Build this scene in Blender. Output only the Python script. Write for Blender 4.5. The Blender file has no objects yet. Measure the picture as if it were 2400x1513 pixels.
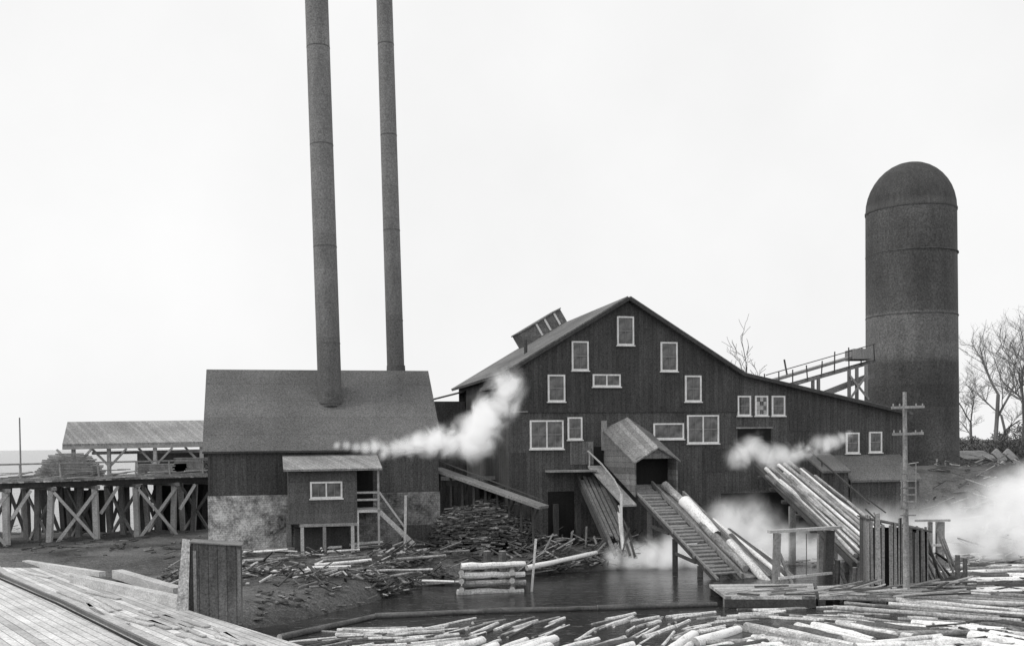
import bpy, math, random, bmesh
from mathutils import Vector, Matrix, noise
random.seed(7)
R=random.random
def U(a,b): return random.uniform(a,b)
scene=bpy.context.scene
col=scene.collection
# ------------------------------------------------------------ camera / survey
H=5.5; F=2400.0; PP=(1200.0,1103.0)
pitch=math.radians(1.5); roll=math.radians(0.6)
RM=Matrix.Rotation(math.radians(90)-pitch,3,'X')@Matrix.Rotation(-roll,3,'Z')
CAM=Vector((0,0,H))
cd=bpy.data.cameras.new("camera"); cam=bpy.data.objects.new("camera",cd); col.objects.link(cam)
cam.matrix_world=Matrix.Translation(CAM)@RM.to_4x4()
cd.sensor_width=36; cd.lens=36; cd.shift_y=(PP[1]-756.5)/2400; cd.clip_end=8000; cd.clip_start=0.5
scene.camera=cam
def ray(px,py): return RM@Vector(((px-PP[0])/F,(PP[1]-py)/F,-1))
def W(px,py,D):
    r=ray(px,py); return CAM+r*(D/r.y)
def G(px,py,z=0):
    r=ray(px,py); return CAM+r*((z-H)/r.z)
def face(M,px,py,v=0):
    Mi=M.inverted(); o=Mi@CAM; d=Mi.to_3x3()@ray(px,py); t=(v-o.y)/d.y; p=o+d*t
    return p.x,p.z
# ------------------------------------------------------------ materials
def base_mat(name,rough=.9,spec=.25):
    m=bpy.data.materials.new(name); m.use_nodes=True
    b=m.node_tree.nodes["Principled BSDF"]; b.inputs["Roughness"].default_value=rough
    b.inputs["Specular IOR Level"].default_value=spec
    return m,m.node_tree,b
def mth(nt,op,a,b=None,c=None):
    n=nt.nodes.new("ShaderNodeMath"); n.operation=op
    for i,x in enumerate((a,b,c)):
        if x is None: continue
        if isinstance(x,(int,float)): n.inputs[i].default_value=x
        else: nt.links.new(x,n.inputs[i])
    return n.outputs[0]
def nz(nt,co,scale,sv=(1,1,1),detail=3,rough=.55):
    mp=nt.nodes.new("ShaderNodeMapping"); mp.inputs["Scale"].default_value=sv; nt.links.new(co,mp.inputs[0])
    n=nt.nodes.new("ShaderNodeTexNoise"); n.inputs["Scale"].default_value=scale; n.inputs["Detail"].default_value=detail
    n.inputs["Roughness"].default_value=rough
    nt.links.new(mp.outputs[0],n.inputs["Vector"]); return n.outputs[0]
def surf(name,c,big=.6,bigs=.3,streak=.5,sv=(6,6,.5),grain=.7,gs=14,plank=None,dirv=(1,.8,0),pvar=.5,gap=.45,gw=.07,rough=.9,spec=.2,bump=.25,rnd=0,zr=None):
    grain*=1.5
    m,nt,b=base_mat(name,rough,spec)
    tc=nt.nodes.new("ShaderNodeTexCoord").outputs["Object"]
    if rnd:
        oi=nt.nodes.new("ShaderNodeObjectInfo"); cx=nt.nodes.new("ShaderNodeVectorMath"); cx.operation='ADD'
        cb=nt.nodes.new("ShaderNodeCombineXYZ"); 
        r9=mth(nt,'MULTIPLY',oi.outputs["Random"],50); 
        for i in range(3): nt.links.new(r9,cb.inputs[i])
        nt.links.new(tc,cx.inputs[0]); nt.links.new(cb.outputs[0],cx.inputs[1]); tc2=cx.outputs[0]
    else: tc2=tc
    v=mth(nt,'MULTIPLY_ADD',nz(nt,tc2,bigs,detail=4),2*big,1-big)
    s=mth(nt,'MULTIPLY_ADD',nz(nt,tc2,1,sv,4,.65),2*streak,1-streak)
    g=mth(nt,'MULTIPLY_ADD',nz(nt,tc2,gs,detail=2,rough=.8),2*grain,1-grain)
    v=mth(nt,'MULTIPLY',mth(nt,'MULTIPLY',v,s),g)
    hgt=s
    if plank:
        dp=nt.nodes.new("ShaderNodeVectorMath"); dp.operation='DOT_PRODUCT'; nt.links.new(tc,dp.inputs[0]); dp.inputs[1].default_value=dirv
        q=mth(nt,'DIVIDE',dp.outputs["Value"],plank)
        wn=nt.nodes.new("ShaderNodeTexWhiteNoise"); wn.noise_dimensions='1D'; nt.links.new(mth(nt,'FLOOR',q),wn.inputs["W"])
        pv=mth(nt,'MULTIPLY_ADD',wn.outputs[0],pvar,1-pvar/2)
        fr=mth(nt,'ABSOLUTE',mth(nt,'SUBTRACT',mth(nt,'FRACT',q),.5))
        gm=mth(nt,'LESS_THAN',fr,.5-gw)
        gmul=mth(nt,'MULTIPLY_ADD',gm,gap,1-gap)
        v=mth(nt,'MULTIPLY',mth(nt,'MULTIPLY',v,pv),gmul); hgt=gm
    if rnd:
        v=mth(nt,'MULTIPLY',v,mth(nt,'MULTIPLY_ADD',oi.outputs["Random"],rnd,1-rnd/2))
    if zr:
        sx=nt.nodes.new("ShaderNodeSeparateXYZ"); nt.links.new(tc,sx.inputs[0])
        for z0,z1,m0,m1 in zr:
            mr=nt.nodes.new("ShaderNodeMapRange"); mr.interpolation_type='SMOOTHSTEP'
            for i,q_ in enumerate((z0,z1,m0,m1)): mr.inputs[i+1].default_value=q_
            nt.links.new(sx.outputs[2],mr.inputs[0]); v=mth(nt,'MULTIPLY',v,mr.outputs[0])
    v=mth(nt,'MAXIMUM',mth(nt,'MULTIPLY',v,c),c*.12)
    v=mth(nt,'MINIMUM',v,.85)
    nt.links.new(v,b.inputs["Base Color"])
    if bump:
        bp=nt.nodes.new("ShaderNodeBump"); bp.inputs["Strength"].default_value=bump; bp.inputs["Distance"].default_value=.03
        nt.links.new(hgt,bp.inputs["Height"]); nt.links.new(bp.outputs[0],b.inputs["Normal"])
    return m
WALL=surf("dark_vertical_boards",.085,big=.7,bigs=.35,plank=.26,gap=.28,pvar=.28,grain=.8,bump=.15)
WALL2=surf("upper_dark_boards",.068,big=.6,plank=.30,gap=.2,pvar=.2,grain=.8,bump=.12)
BWALL=surf("boiler_boards",.085,plank=.24,gap=.2,pvar=.2,grain=.8,bump=.12)
ROOF=surf("tarred_roof",.125,plank=.9,dirv=(0,0,1),gap=.12,gw=.02,pvar=.12,grain=.8,streak=.2)
ROOF2=surf("weathered_roof",.16,plank=.3,dirv=(0,0,1),gap=.2,pvar=.2,grain=.8)
ROOFL=surf("pale_shingle_roof",.27,plank=.3,dirv=(1,.8,0),gap=.2,pvar=.3,grain=.8)
WHITE=surf("white_paint",.74,big=.2,bigs=2,streak=.25,grain=.25,bump=0)
MUNT=surf("grey_sash_paint",.22,big=.3,streak=.2,grain=.3,bump=0)
DARK=surf("painted_dark_interior",.016,big=.6,streak=.3,grain=.5,bump=0)  # near-black colour that paints in the shade inside openings
STEEL=surf("stack_steel",.18,big=.45,bigs=.25,streak=.45,sv=(2,2,.3),grain=.7,gs=12,plank=1.8,dirv=(0,0,1),gap=.15,gw=.012,pvar=.15,rough=.65,bump=.1,zr=[(0,7,.6,1.0)])  # colour gets darker towards the foot of the stack
BURN=surf("burner_plate",.085,big=.8,bigs=.16,streak=.6,sv=(.9,.9,.2),grain=.8,gs=8,plank=1.6,dirv=(0,0,1),gap=.14,gw=.010,pvar=.25,rough=.75,bump=.1,zr=[(9.5,10.3,1.0,1.6),(13.2,13.5,1.0,.62),(18,21,1,1.2)])
WOODL=surf("pale_timber",.46,big=.4,bigs=.8,streak=.4,sv=(2,12,12),grain=.5,gs=16,rnd=.5)
WOODM=surf("weathered_timber",.24,big=.5,bigs=.8,streak=.5,sv=(6,6,1.5),grain=.6,rnd=.5)
WOODD=surf("dark_timber",.075,big=.5,bigs=.8,streak=.4,grain=.6,rnd=.4)
SLABM=surf("slab_wood",.10,big=.8,bigs=1.6,streak=.6,sv=(3,3,12),grain=.8,gs=8)
LOGB=surf("log_bark",.72,big=.5,bigs=1.4,streak=.6,sv=(1.0,8,8),grain=.6,gs=12,rnd=.5)
LOGM=surf("grey_log_bark",.30,big=.9,bigs=1.2,streak=.8,sv=(1.0,9,9),grain=.8,gs=12,rnd=1.1)
LOGD=surf("dark_bark",.10,big=.7,bigs=1.5,streak=.6,sv=(1.5,8,8),grain=.6,rnd=.7)
LOGE=surf("sawn_log_end",.42,big=.5,bigs=3,streak=.3,sv=(3,3,3),grain=.4,bump=0)
SHACK=surf("rough_slab_boards",.24,plank=.22,gap=.85,gw=.1,pvar=1.0,streak=.6,grain=.7)
SHACK2=surf("gate_panel_boards",.12,plank=.34,gap=.5,gw=.05,pvar=.4,streak=.8,sv=(3,3,.8),grain=.7,zr=[(.3,1.6,1.9,1.0)])
BARK=surf("tree_bark",.16,grain=.4)
TWIG=surf("twigs",.22,grain=.3,bump=0)
INSUL=surf("insulator_glass",.3,grain=.1,rough=.3,bump=0)
m,nt,b=base_mat("window_glass",.12,.5); tcg=nt.nodes.new("ShaderNodeTexCoord").outputs["Object"]
vv=mth(nt,'MULTIPLY_ADD',nz(nt,tcg,2.2),.4,-.09); nt.links.new(mth(nt,'MAXIMUM',vv,.012),b.inputs["Base Color"]); GLASS=m
m,nt,b=base_mat("limewashed_brick",.95,.2)
tc=nt.nodes.new("ShaderNodeTexCoord").outputs["Object"]
sx=nt.nodes.new("ShaderNodeSeparateXYZ"); nt.links.new(tc,sx.inputs[0])
cb=nt.nodes.new("ShaderNodeCombineXYZ"); nt.links.new(mth(nt,'MULTIPLY_ADD',sx.outputs[1],.8,sx.outputs[0]),cb.inputs[0]); nt.links.new(sx.outputs[2],cb.inputs[1])
br=nt.nodes.new("ShaderNodeTexBrick"); nt.links.new(cb.outputs[0],br.inputs["Vector"])
br.inputs["Scale"].default_value=1; br.inputs["Brick Width"].default_value=.28; br.inputs["Row Height"].default_value=.10; br.inputs["Mortar Size"].default_value=.008
br.inputs["Color1"].default_value=(.44,.44,.44,1); br.inputs["Color2"].default_value=(.34,.34,.34,1); br.inputs["Mortar"].default_value=(.26,.26,.26,1)
v=mth(nt,'MULTIPLY',br.outputs[0],mth(nt,'MULTIPLY_ADD',nz(nt,tc,1.1,detail=8,rough=.75),5.0,-1.55)); v=mth(nt,'MULTIPLY',v,mth(nt,'MULTIPLY_ADD',nz(nt,tc,12,detail=2,rough=.8),2.2,-.1))
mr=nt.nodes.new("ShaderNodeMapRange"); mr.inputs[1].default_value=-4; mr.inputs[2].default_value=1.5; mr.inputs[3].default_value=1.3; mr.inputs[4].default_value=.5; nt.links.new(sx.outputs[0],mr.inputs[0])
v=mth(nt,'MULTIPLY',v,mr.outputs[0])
nt.links.new(mth(nt,'MINIMUM',mth(nt,'MAXIMUM',v,.05),.7),b.inputs["Base Color"]); BRICK=m
m,nt,b=base_mat("mud_ground",.95,.2)
tc=nt.nodes.new("ShaderNodeTexCoord").outputs["Object"]
a=nz(nt,tc,.35,detail=6,rough=.6); c2=nz(nt,tc,5,(1,1.6,1),5,.75); g2=nz(nt,tc,16,(1,.6,1),2,.8)
v=mth(nt,'MULTIPLY',mth(nt,'MULTIPLY_ADD',a,.30,-.05),mth(nt,'MULTIPLY_ADD',c2,2.2,-.1)); v=mth(nt,'MULTIPLY',v,mth(nt,'MULTIPLY_ADD',g2,2.2,-.1))
chip=mth(nt,'GREATER_THAN',nz(nt,tc,7,(1,2.5,1),3,.7),.64)
v=mth(nt,'ADD',mth(nt,'MAXIMUM',v,.012),mth(nt,'MULTIPLY',chip,.10))
nt.links.new(v,b.inputs["Base Color"])
bp=nt.nodes.new("ShaderNodeBump"); bp.inputs["Strength"].default_value=.6; bp.inputs["Distance"].default_value=.1; nt.links.new(c2,bp.inputs["Height"]); nt.links.new(bp.outputs[0],b.inputs["Normal"])
GROUND=m
m,nt,b=base_mat("pond_water",.07,.5); b.inputs["IOR"].default_value=1.33
tc=nt.nodes.new("ShaderNodeTexCoord").outputs["Object"]
bp=nt.nodes.new("ShaderNodeBump"); bp.inputs["Strength"].default_value=.5; bp.inputs["Distance"].default_value=.05
nt.links.new(nz(nt,tc,1.3,(1,2,1),5,.65),bp.inputs["Height"]); nt.links.new(bp.outputs[0],b.inputs["Normal"])
scum=nz(nt,tc,2.2,(.7,2.,1),6,.75); sm=mth(nt,'GREATER_THAN',scum,.60)
nt.links.new(mth(nt,'MULTIPLY_ADD',sm,.05,.03),b.inputs["Base Color"])
vv=mth(nt,'MULTIPLY_ADD',sm,.35,mth(nt,'MULTIPLY',nz(nt,tc,.8,(.5,2.,1),5,.7),.28)); nt.links.new(vv,b.inputs["Roughness"]); WATER=m
_a=G(0,1350,.15);_b=G(350,1513,.15); _d=(_b-_a).normalized(); NRM=(-_d.y,_d.x,0)
DECK=surf("bleached_dock_planks",.52,big=.5,bigs=.5,streak=.3,sv=(1.5,1.5,1.5),grain=.5,gs=11,plank=.27,dirv=NRM,pvar=.45,gap=.6,gw=.05)
FLOAT=surf("float_planks",.40,big=.4,streak=.4,plank=.22,dirv=(0,1,0),pvar=.5,gap=.6,gw=.08,grain=.8)
PM=surf("scrap_grey",.2,big=.8,bigs=1.2,streak=.6,sv=(3,3,3)); PLt=surf("scrap_pale",.42,big=.6,bigs=1.2,streak=.6,sv=(3,3,3))
# ------------------------------------------------------------ mesh builder
Z=Vector((0,0,1))
class MB:
    def __init__(s,M=None): s.v=[];s.f=[];s.m=[]; s.M=M or Matrix()
    def add(s,vs,fs,mi=0):
        o=len(s.v); s.v+=[s.M@Vector(p) for p in vs]
        for f in fs: s.f.append([i+o for i in f]); s.m.append(mi)
    def box(s,x0,x1,y0,y1,z0,z1,mi=0):
        s.add([(x,y,z) for z in(z0,z1) for x,y in((x0,y0),(x1,y0),(x1,y1),(x0,y1))],
              [(3,2,1,0),(4,5,6,7),(0,1,5,4),(1,2,6,5),(2,3,7,6),(3,0,4,7)],mi)
    def beam(s,p,q,w,h,mi=0,up=Z,roll=0):
        p=Vector(p);q=Vector(q);d=(q-p).normalized()
        if abs(d.dot(up))>.98: up=Vector((0,1,0))
        a=d.cross(up).normalized(); u=a.cross(d)
        if roll: a,u=a*math.cos(roll)+u*math.sin(roll),u*math.cos(roll)-a*math.sin(roll)
        vs=[e+a*i*w/2+u*j*h/2 for e in(p,q) for i,j in((-1,-1),(1,-1),(1,1),(-1,1))]
        s.add(vs,[(0,1,2,3),(7,6,5,4),(0,4,5,1),(1,5,6,2),(2,6,7,3),(3,7,4,0)],mi)
    def cyl(s,p,q,r0,r1,n=8,mi=0,cm=None,rings=1,wob=0,cap=True,bow=0):
        p=Vector(p);q=Vector(q);d=(q-p).normalized(); up=Z if abs(d.z)<.95 else Vector((1,0,0))
        a=d.cross(up).normalized();u=a.cross(d); vs=[];fs=[]
        for k in range(rings+1):
            t=k/rings; c=p.lerp(q,t)+a*bow*math.sin(math.pi*t); r=r0+(r1-r0)*t
            if wob and 0<k<rings: c=c+a*U(-wob,wob)+u*U(-wob,wob)
            for i in range(n):
                th=2*math.pi*i/n; rr=r*(1+(U(-.07,.07) if wob else 0))
                vs.append(c+a*math.cos(th)*rr+u*math.sin(th)*rr)
        for k in range(rings):
            for i in range(n):
                j=(i+1)%n; fs.append((k*n+i,k*n+j,(k+1)*n+j,(k+1)*n+i))
        s.add(vs,fs,mi)
        if cap:
            s.add(vs[:n],[tuple(range(n))[::-1]],mi if cm is None else cm)
            s.add(vs[-n:],[tuple(range(n))],mi if cm is None else cm)
    def prism(s,pts,e,mi=0):
        n=len(pts); e=Vector(e); vs=[Vector(p) for p in pts]+[Vector(p)+e for p in pts]
        s.add(vs,[tuple(range(n)),tuple(range(2*n-1,n-1,-1))]+[(i,i+n,(i+1)%n+n,(i+1)%n) for i in range(n)],mi)
def finish(o,label,category,group,kind):
    if label:o["label"]=label
    if category:o["category"]=category
    if group:o["group"]=group
    if kind:o["kind"]=kind
WL={}
def make(name,mb,mats,parent=None,label=None,category=None,group=None,kind=None,smooth=False,origin=None):
    if not isinstance(mats,(list,tuple)): mats=[mats]
    xs=[v.x for v in mb.v];ys=[v.y for v in mb.v];zs=[v.z for v in mb.v]
    c=origin if origin is not None else Vector(((min(xs)+max(xs))/2,(min(ys)+max(ys))/2,min(zs)))
    me=bpy.data.meshes.new(name); me.from_pydata([v-c for v in mb.v],[],mb.f)
    for mt in mats: me.materials.append(mt)
    for p,i in zip(me.polygons,mb.m): p.material_index=i; p.use_smooth=smooth
    bm=bmesh.new(); bm.from_mesh(me); bmesh.ops.recalc_face_normals(bm,faces=bm.faces); bm.to_mesh(me); bm.free()
    o=bpy.data.objects.new(name,me); col.objects.link(o); WL[o.name]=c
    o.location=c-(WL[parent.name] if parent else Vector())
    if parent:o.parent=parent
    finish(o,label,category,group,kind); return o
def root(name,loc,label,category,group=None,parent=None):
    o=bpy.data.objects.new(name,None); col.objects.link(o); loc=Vector(loc); WL[o.name]=loc
    o.empty_display_size=.3
    o.location=loc-(WL[parent.name] if parent else Vector())
    if parent:o.parent=parent
    finish(o,label,category,group,None); return o
def frame(x,y,ang):
    return Matrix.Translation((x,y,0))@Matrix.Rotation(ang,4,'Z')
ANG=math.radians(13.3)
# ------------------------------------------------------------ terrain
def ss(x,a,b):
    t=max(0,min(1,(x-a)/(b-a))); return t*t*(3-2*t)
WZ=-.8
def lerp_tab(x,tab):
    if x<=tab[0][0]: return tab[0][1]
    for (a,b),(c,d) in zip(tab,tab[1:]):
        if x<=c: return b+(d-b)*(x-a)/(c-a)
    return tab[-1][1]
def shore(x): return lerp_tab(x,[(-14,18),(-11,34),(-8,37),(-6,40.5),(-4.5,46),(0,49.5),(6,51.5),(10,53),(30,57),(60,62),(200,70)])
def hgt(x,y):
    d=y-shore(x)
    h=-1.9+1.9*ss(d,-4,2.5)
    n=noise.noise(Vector((x*.35,y*.35,0)))*.18+noise.noise(Vector((x*1.1,y*1.1,3)))*.09
    if abs(x)<80 and y<110: h+=n
    h+=.4*ss(y,45,48.5)*(1-ss(x,-7,-3))*(1-ss(y,62,66))
    h+=3.6*ss(y,60,72)*ss(x,20,27)
    if y>66: h-=6*ss(y,68,82)*(1-ss(x,14,26))
    if y<shore(x)-3: h-=1
    return h
xs=[-3000,-1500,-700,-300,-150,-90,-65]+[-52+i*.7 for i in range(150)]+[60,75,100,160,300,700,1500,3000]
ys=[-60,-20,5,14]+[20+i*.7 for i in range(96)]+[90,96,105,120,150,200,300,600,1200,2500,5000]
vs=[(x,y,hgt(x,y)) for y in ys for x in xs]; nx=len(xs)
fs=[(j*nx+i,j*nx+i+1,(j+1)*nx+i+1,(j+1)*nx+i) for j in range(len(ys)-1) for i in range(nx-1)]
mb=MB(); mb.add(vs,fs); make("ground",mb,GROUND,kind="structure",smooth=True,origin=Vector())
mb=MB(); mb.add([(-4000,-60,WZ),(4000,-60,WZ),(4000,6000,WZ),(-4000,6000,WZ)],[(0,1,2,3)])
make("water",mb,WATER,kind="structure",origin=Vector())
# ------------------------------------------------------------ mill
MO=W(1190,870,54.5); MM=frame(MO.x,MO.y,ANG)
mill=root("sawmill_building",(MM@Vector((10,0,0))),"large dark board sawmill with gabled roof and white framed windows","mill")
f=lambda x,y,v=0: face(MM,x,y,v)
e0=f(1190,872); ap=f(1470,702); k1=f(1738,879); k2=f(2122,970)
DEP=14.5
mb=MB(MM); mb.prism([(0,0,-.6),(k1[0],0,-.6),(k1[0],0,k1[1]),(ap[0],0,ap[1]),(0,0,e0[1])],(0,.2,0),0)
mb.box(0,.2,.2,DEP-.2,-.6,e0[1])
mb.prism([(0,DEP-.2,0),(k1[0],DEP-.2,0),(k1[0],DEP-.2,k1[1]),(ap[0],DEP-.2,ap[1]),(0,DEP-.2,e0[1])],(0,.2,0),0)
mb.box(k1[0]-.2,k1[0]-.003,.2,DEP-.2,0,k1[1]-.15)
make("wall",mb,WALL,mill)
mb=MB(MM); zb=f(1400,966)[1]
mb.prism([(.25,-.06,zb),(k1[0]-.05,-.06,zb),(k1[0]-.05,-.06,k1[1]-.1),(ap[0],-.06,ap[1]-.12),(.25,-.06,e0[1]+.02)],(0,.055,0))
make("upper_siding",mb,WALL2,mill,label="smooth darker upper gable boarding")
mb=MB(MM); mb.prism([(k1[0]+.003,0,-.6),(k2[0],0,-.6),(k2[0],0,k2[1]),(k1[0]+.003,0,k1[1])],(0,.2,0))
mb.box(k2[0]-.2,k2[0],.2,9,-.6,k2[1]); make("side_wing_wall",mb,WALL,mill)
def slab(mb,a,b,v0,v1,th=.2,ov0=.0,ov1=.0):
    ax,az=a;bx,bz=b; d=Vector((bx-ax,0,bz-az)).normalized(); nrm=Vector((-d.z,0,d.x))
    if nrm.z<0:nrm=-nrm
    A=Vector((ax,v0,az))-d*ov0+nrm*.012; B=Vector((bx,v0,bz))+d*ov1+nrm*.012
    mb.prism([A,B,B+nrm*th,A+nrm*th],(0,v1-v0,0))
mb=MB(MM); slab(mb,e0,ap,-.35,DEP+.3,.16,.45,0); slab(mb,ap,k1,-.35,DEP+.3,.16,0,0); make("roof",mb,ROOF2,mill)
mb=MB(MM); slab(mb,(k1[0]+.02,k1[1]-.02),k2,-.3,9.3,.16,0,.3); make("wing_roof",mb,ROOF,mill)
mb=MB(MM)
for a,b_ in((e0,ap),(ap,k1),(k1,k2)): mb.beam((a[0],-.39,a[1]+.02),(b_[0],-.39,b_[1]+.02),.05,.17)
make("rake_trim",mb,WOODD,mill)
d=Vector((ap[0]-e0[0],0,ap[1]-e0[1])); L=d.length; d.normalize(); n_=Vector((-d.z,0,d.x))
mon=root("roof_monitor",MM@(Vector((ap[0],12,ap[1]))-d*3),None,None,parent=mill)
def mpt(s,v,h): return Vector((ap[0],v,ap[1]))-d*s+n_*(h+.17)
mb=MB(MM); mb.prism([mpt(-.1,11.6,0),mpt(3.1,11.6,0),mpt(3.1,11.6,.9),mpt(-.1,11.6,.9)],(0,2,0)); make("monitor_wall",mb,ROOF2,mon)
mb=MB(MM); mb.prism([mpt(-.15,11.5,.91),mpt(3.15,11.5,.91),mpt(3.15,11.5,.99),mpt(-.15,11.5,.99)],(0,2.2,0)); make("monitor_roof",mb,ROOF2,mon)
for s0 in(.35,1.1,1.75):
    mb=MB(MM); mb.prism([mpt(s0,11.55,.05),mpt(s0+.13,11.55,.05),mpt(s0+.13,11.55,.89),mpt(s0,11.55,.89)],(0,.045,0)); make("monitor_slat",mb,WHITE,mon)
def window(M,parent,x0,y0,x1,y1,split=1,v=0,rail=True,check=False,fw=.085,proud=.0):
    a=face(M,x0,y1,v);c=face(M,x1,y0,v); v=v-proud
    u0,z0=a;u1,z1=c
    w=root("window",M@Vector(((u0+u1)/2,v,z0)),None,None,parent=parent)
    mb=MB(M); mb.box(u0+fw,u1-fw,v-.03,v-.004,z0+fw,z1-fw); make("pane",mb,GLASS,w)
    mb=MB(M); mb.box(u0,u0+fw,v-.08,v-.003,z0,z1); mb.box(u1-fw,u1,v-.08,v-.003,z0,z1)
    mb.box(u0+fw,u1-fw,v-.08,v-.003,z0,z0+fw); mb.box(u0+fw,u1-fw,v-.08,v-.003,z1-fw,z1)
    for i in range(1,split):
        uu=u0+(u1-u0)*i/split; mb.box(uu-.035,uu+.035,v-.075,v-.003,z0+fw,z1-fw)
    mb.box(u0-.05,u1+.05,v-.13,v-.003,z0-.06,z0-.002); make("frame",mb,WHITE,w)
    zm=(z0+z1)/2
    if rail:
        mb=MB(M); mb.box(u0+fw+.004,u1-fw-.004,v-.06,v-.031,zm-.03,zm+.03); make("meeting_rail",mb,MUNT,w)
    for i in range(split):
        ua=u0+(u1-u0)*i/split;ub=u0+(u1-u0)*(i+1)/split;uu=(ua+ub)/2
        mb=MB(M); mb.box(uu-.012,uu+.012,v-.055,v-.031,z0+fw+.003,z1-fw-.003); make("muntin",mb,MUNT,w)
    if check:
        mb=MB(M); nu,nzz=3,4; du=(u1-u0-2*fw)/nu; dz=(z1-z0-2*fw)/nzz
        for i in range(nu):
            for j in range(nzz):
                if (i+j)%2==0 or (i==0 and j==1): mb.box(u0+fw+i*du+.01,u0+fw+(i+1)*du-.01,v-.065,v-.056,z0+fw+j*dz+.01,z0+fw+(j+1)*dz-.01)
        make("boarded_lights",mb,LOGE,w)
for r in [(1445,742,1484,809),(1339,800,1378,868),(1547,802,1586,870),(1283,878,1323,941),(1604,880,1642,941)]:
    window(MM,mill,*r,proud=.06)
window(MM,mill,1388,877,1453,906,2,rail=False,proud=.06)
window(MM,mill,1242,984,1320,1052,2); window(MM,mill,1330,977,1364,1030); window(MM,mill,1531,991,1602,1029,1,rail=False); window(MM,mill,1610,972,1684,1039,2)
window(MM,mill,1728,927,1759,974); window(MM,mill,1769,927,1799,974,check=True); window(MM,mill,1808,927,1839,974)
window(MM,mill,1982,1013,2013,1062); window(MM,mill,2036,1011,2066,1060)
def panel(name,M,parent,x0,y0,x1,y1,mat,th=.04,v=0,label=None):
    a=face(M,x0,y1,v);c=face(M,x1,y0,v); mb=MB(M); mb.box(a[0],c[0],v-th,v-.003,a[1],c[1]); return make(name,mb,mat,parent,label=label)
panel("loading_doorway_shade",MM,mill,1729,1003,1806,1038,DARK)  # no real hole: dark panel paints the doorway's inner shade
panel("door_lintel",MM,mill,1725,1000,1810,1004,WOODM,.1)
panel("door",MM,mill,1336,1034,1390,1088,surf("door_boards",.17,plank=.2,gap=.5))
panel("doorway_shade",MM,mill,1392,1046,1420,1110,DARK)  # shade of the open door painted as a dark panel
panel("corner_post",MM,mill,1409,985,1421,1055,WOODM,.12)
panel("ledger_board",MM,mill,1196,963,1236,966,WOODM,.08)
panel("opening_shade",MM,mill,1690,1150,1930,1290,DARK,.03)  # dark panel painted as shade where the wall stands open
panel("lower_opening_shade",MM,mill,1285,1150,1345,1270,DARK,.03)  # flat dark panel, paints the shade in the low opening
panel("patched_siding",MM,mill,1650,1050,1725,1105,WALL2,.03)
panel("patched_siding",MM,mill,1850,960,1905,1010,WALL2,.03)
panel("patched_siding",MM,mill,1200,1060,1232,1240,WALL2,.03)
mb=MB(MM); mb.box(-.9,-.02,1,7,3.0,3.2); make("side_gallery",mb,WOODD,mill)
mb=MB(MM); mb.box(-.6,-.02,1.2,4.5,f(1190,872)[1]-.8,f(1190,872)[1]-.6); make("side_canopy",mb,ROOF2,mill)
mb=MB(MM); c=Vector((2.0,4,f(1190,872)[1]+1.45)); mb.cyl(c-Vector((0,0,.4)),c+Vector((0,0,.7)),.1,.1,10); make("vent_pipe",mb,WOODD,mill)
rw=root("rear_wing",MM@Vector((-2,16,0)),None,None,parent=mill)
mb=MB(MM); a=f(1012,940,12);b_=f(1078,940,12); mb.box(a[0],-.05,12,15,-.4,a[1]); make("rear_wing_wall",mb,WALL,rw)
mb=MB(MM); mb.prism([(a[0]-.2,11.8,a[1]+.01),(-.05,11.8,a[1]+.6),(-.05,15,a[1]+.6),(a[0]-.2,15,a[1]+.01)],(0,0,.1)); make("rear_wing_roof",mb,WALL,rw)
for px in (1205,1250,1300,1352,1640,1690,1860,1920,2080):
    u,z=f(px,1200); mb=MB(MM); mb.box(u-.13,u+.13,-.36,-.1,-1.2,f(px,1180)[1]); make("pile",mb,WOODD,mill)
shed=root("lean_to",MM@Vector((19,-1,0)),None,None,parent=mill)
a=f(1990,1130,-2);b_=f(2158,1130,-2); t=f(2150,1068,-.2)
mb=MB(MM); mb.prism([(a[0],-2.15,a[1]),(a[0],-.01,t[1]),(a[0],-.01,t[1]+.12),(a[0],-2.15,a[1]+.12)],(b_[0]-a[0],0,0)); make("lean_to_roof",mb,ROOF,shed)
mb=MB(MM); mb.box(a[0]+.1,b_[0]-.1,-2,-1.85,-.6,a[1]); mb.box(b_[0]-.25,b_[0]-.1,-1.84,-.01,-.6,a[1]); make("lean_to_wall",mb,WALL,shed)
a=f(1925,1108,-3);b_=f(1992,1108,-3); t=f(1990,1066,-1.2)
mb=MB(MM); mb.prism([(a[0],-3.15,a[1]),(a[0],-1,t[1]),(a[0],-1,t[1]+.12),(a[0],-3.15,a[1]+.12)],(b_[0]-a[0]-.02,0,0)); make("lean_to_roof",mb,ROOF,shed)
mb=MB(MM); mb.box(a[0]+.1,b_[0]-.1,-3,-2.85,-.6,a[1]); make("lean_to_wall",mb,WALL,shed)
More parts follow.
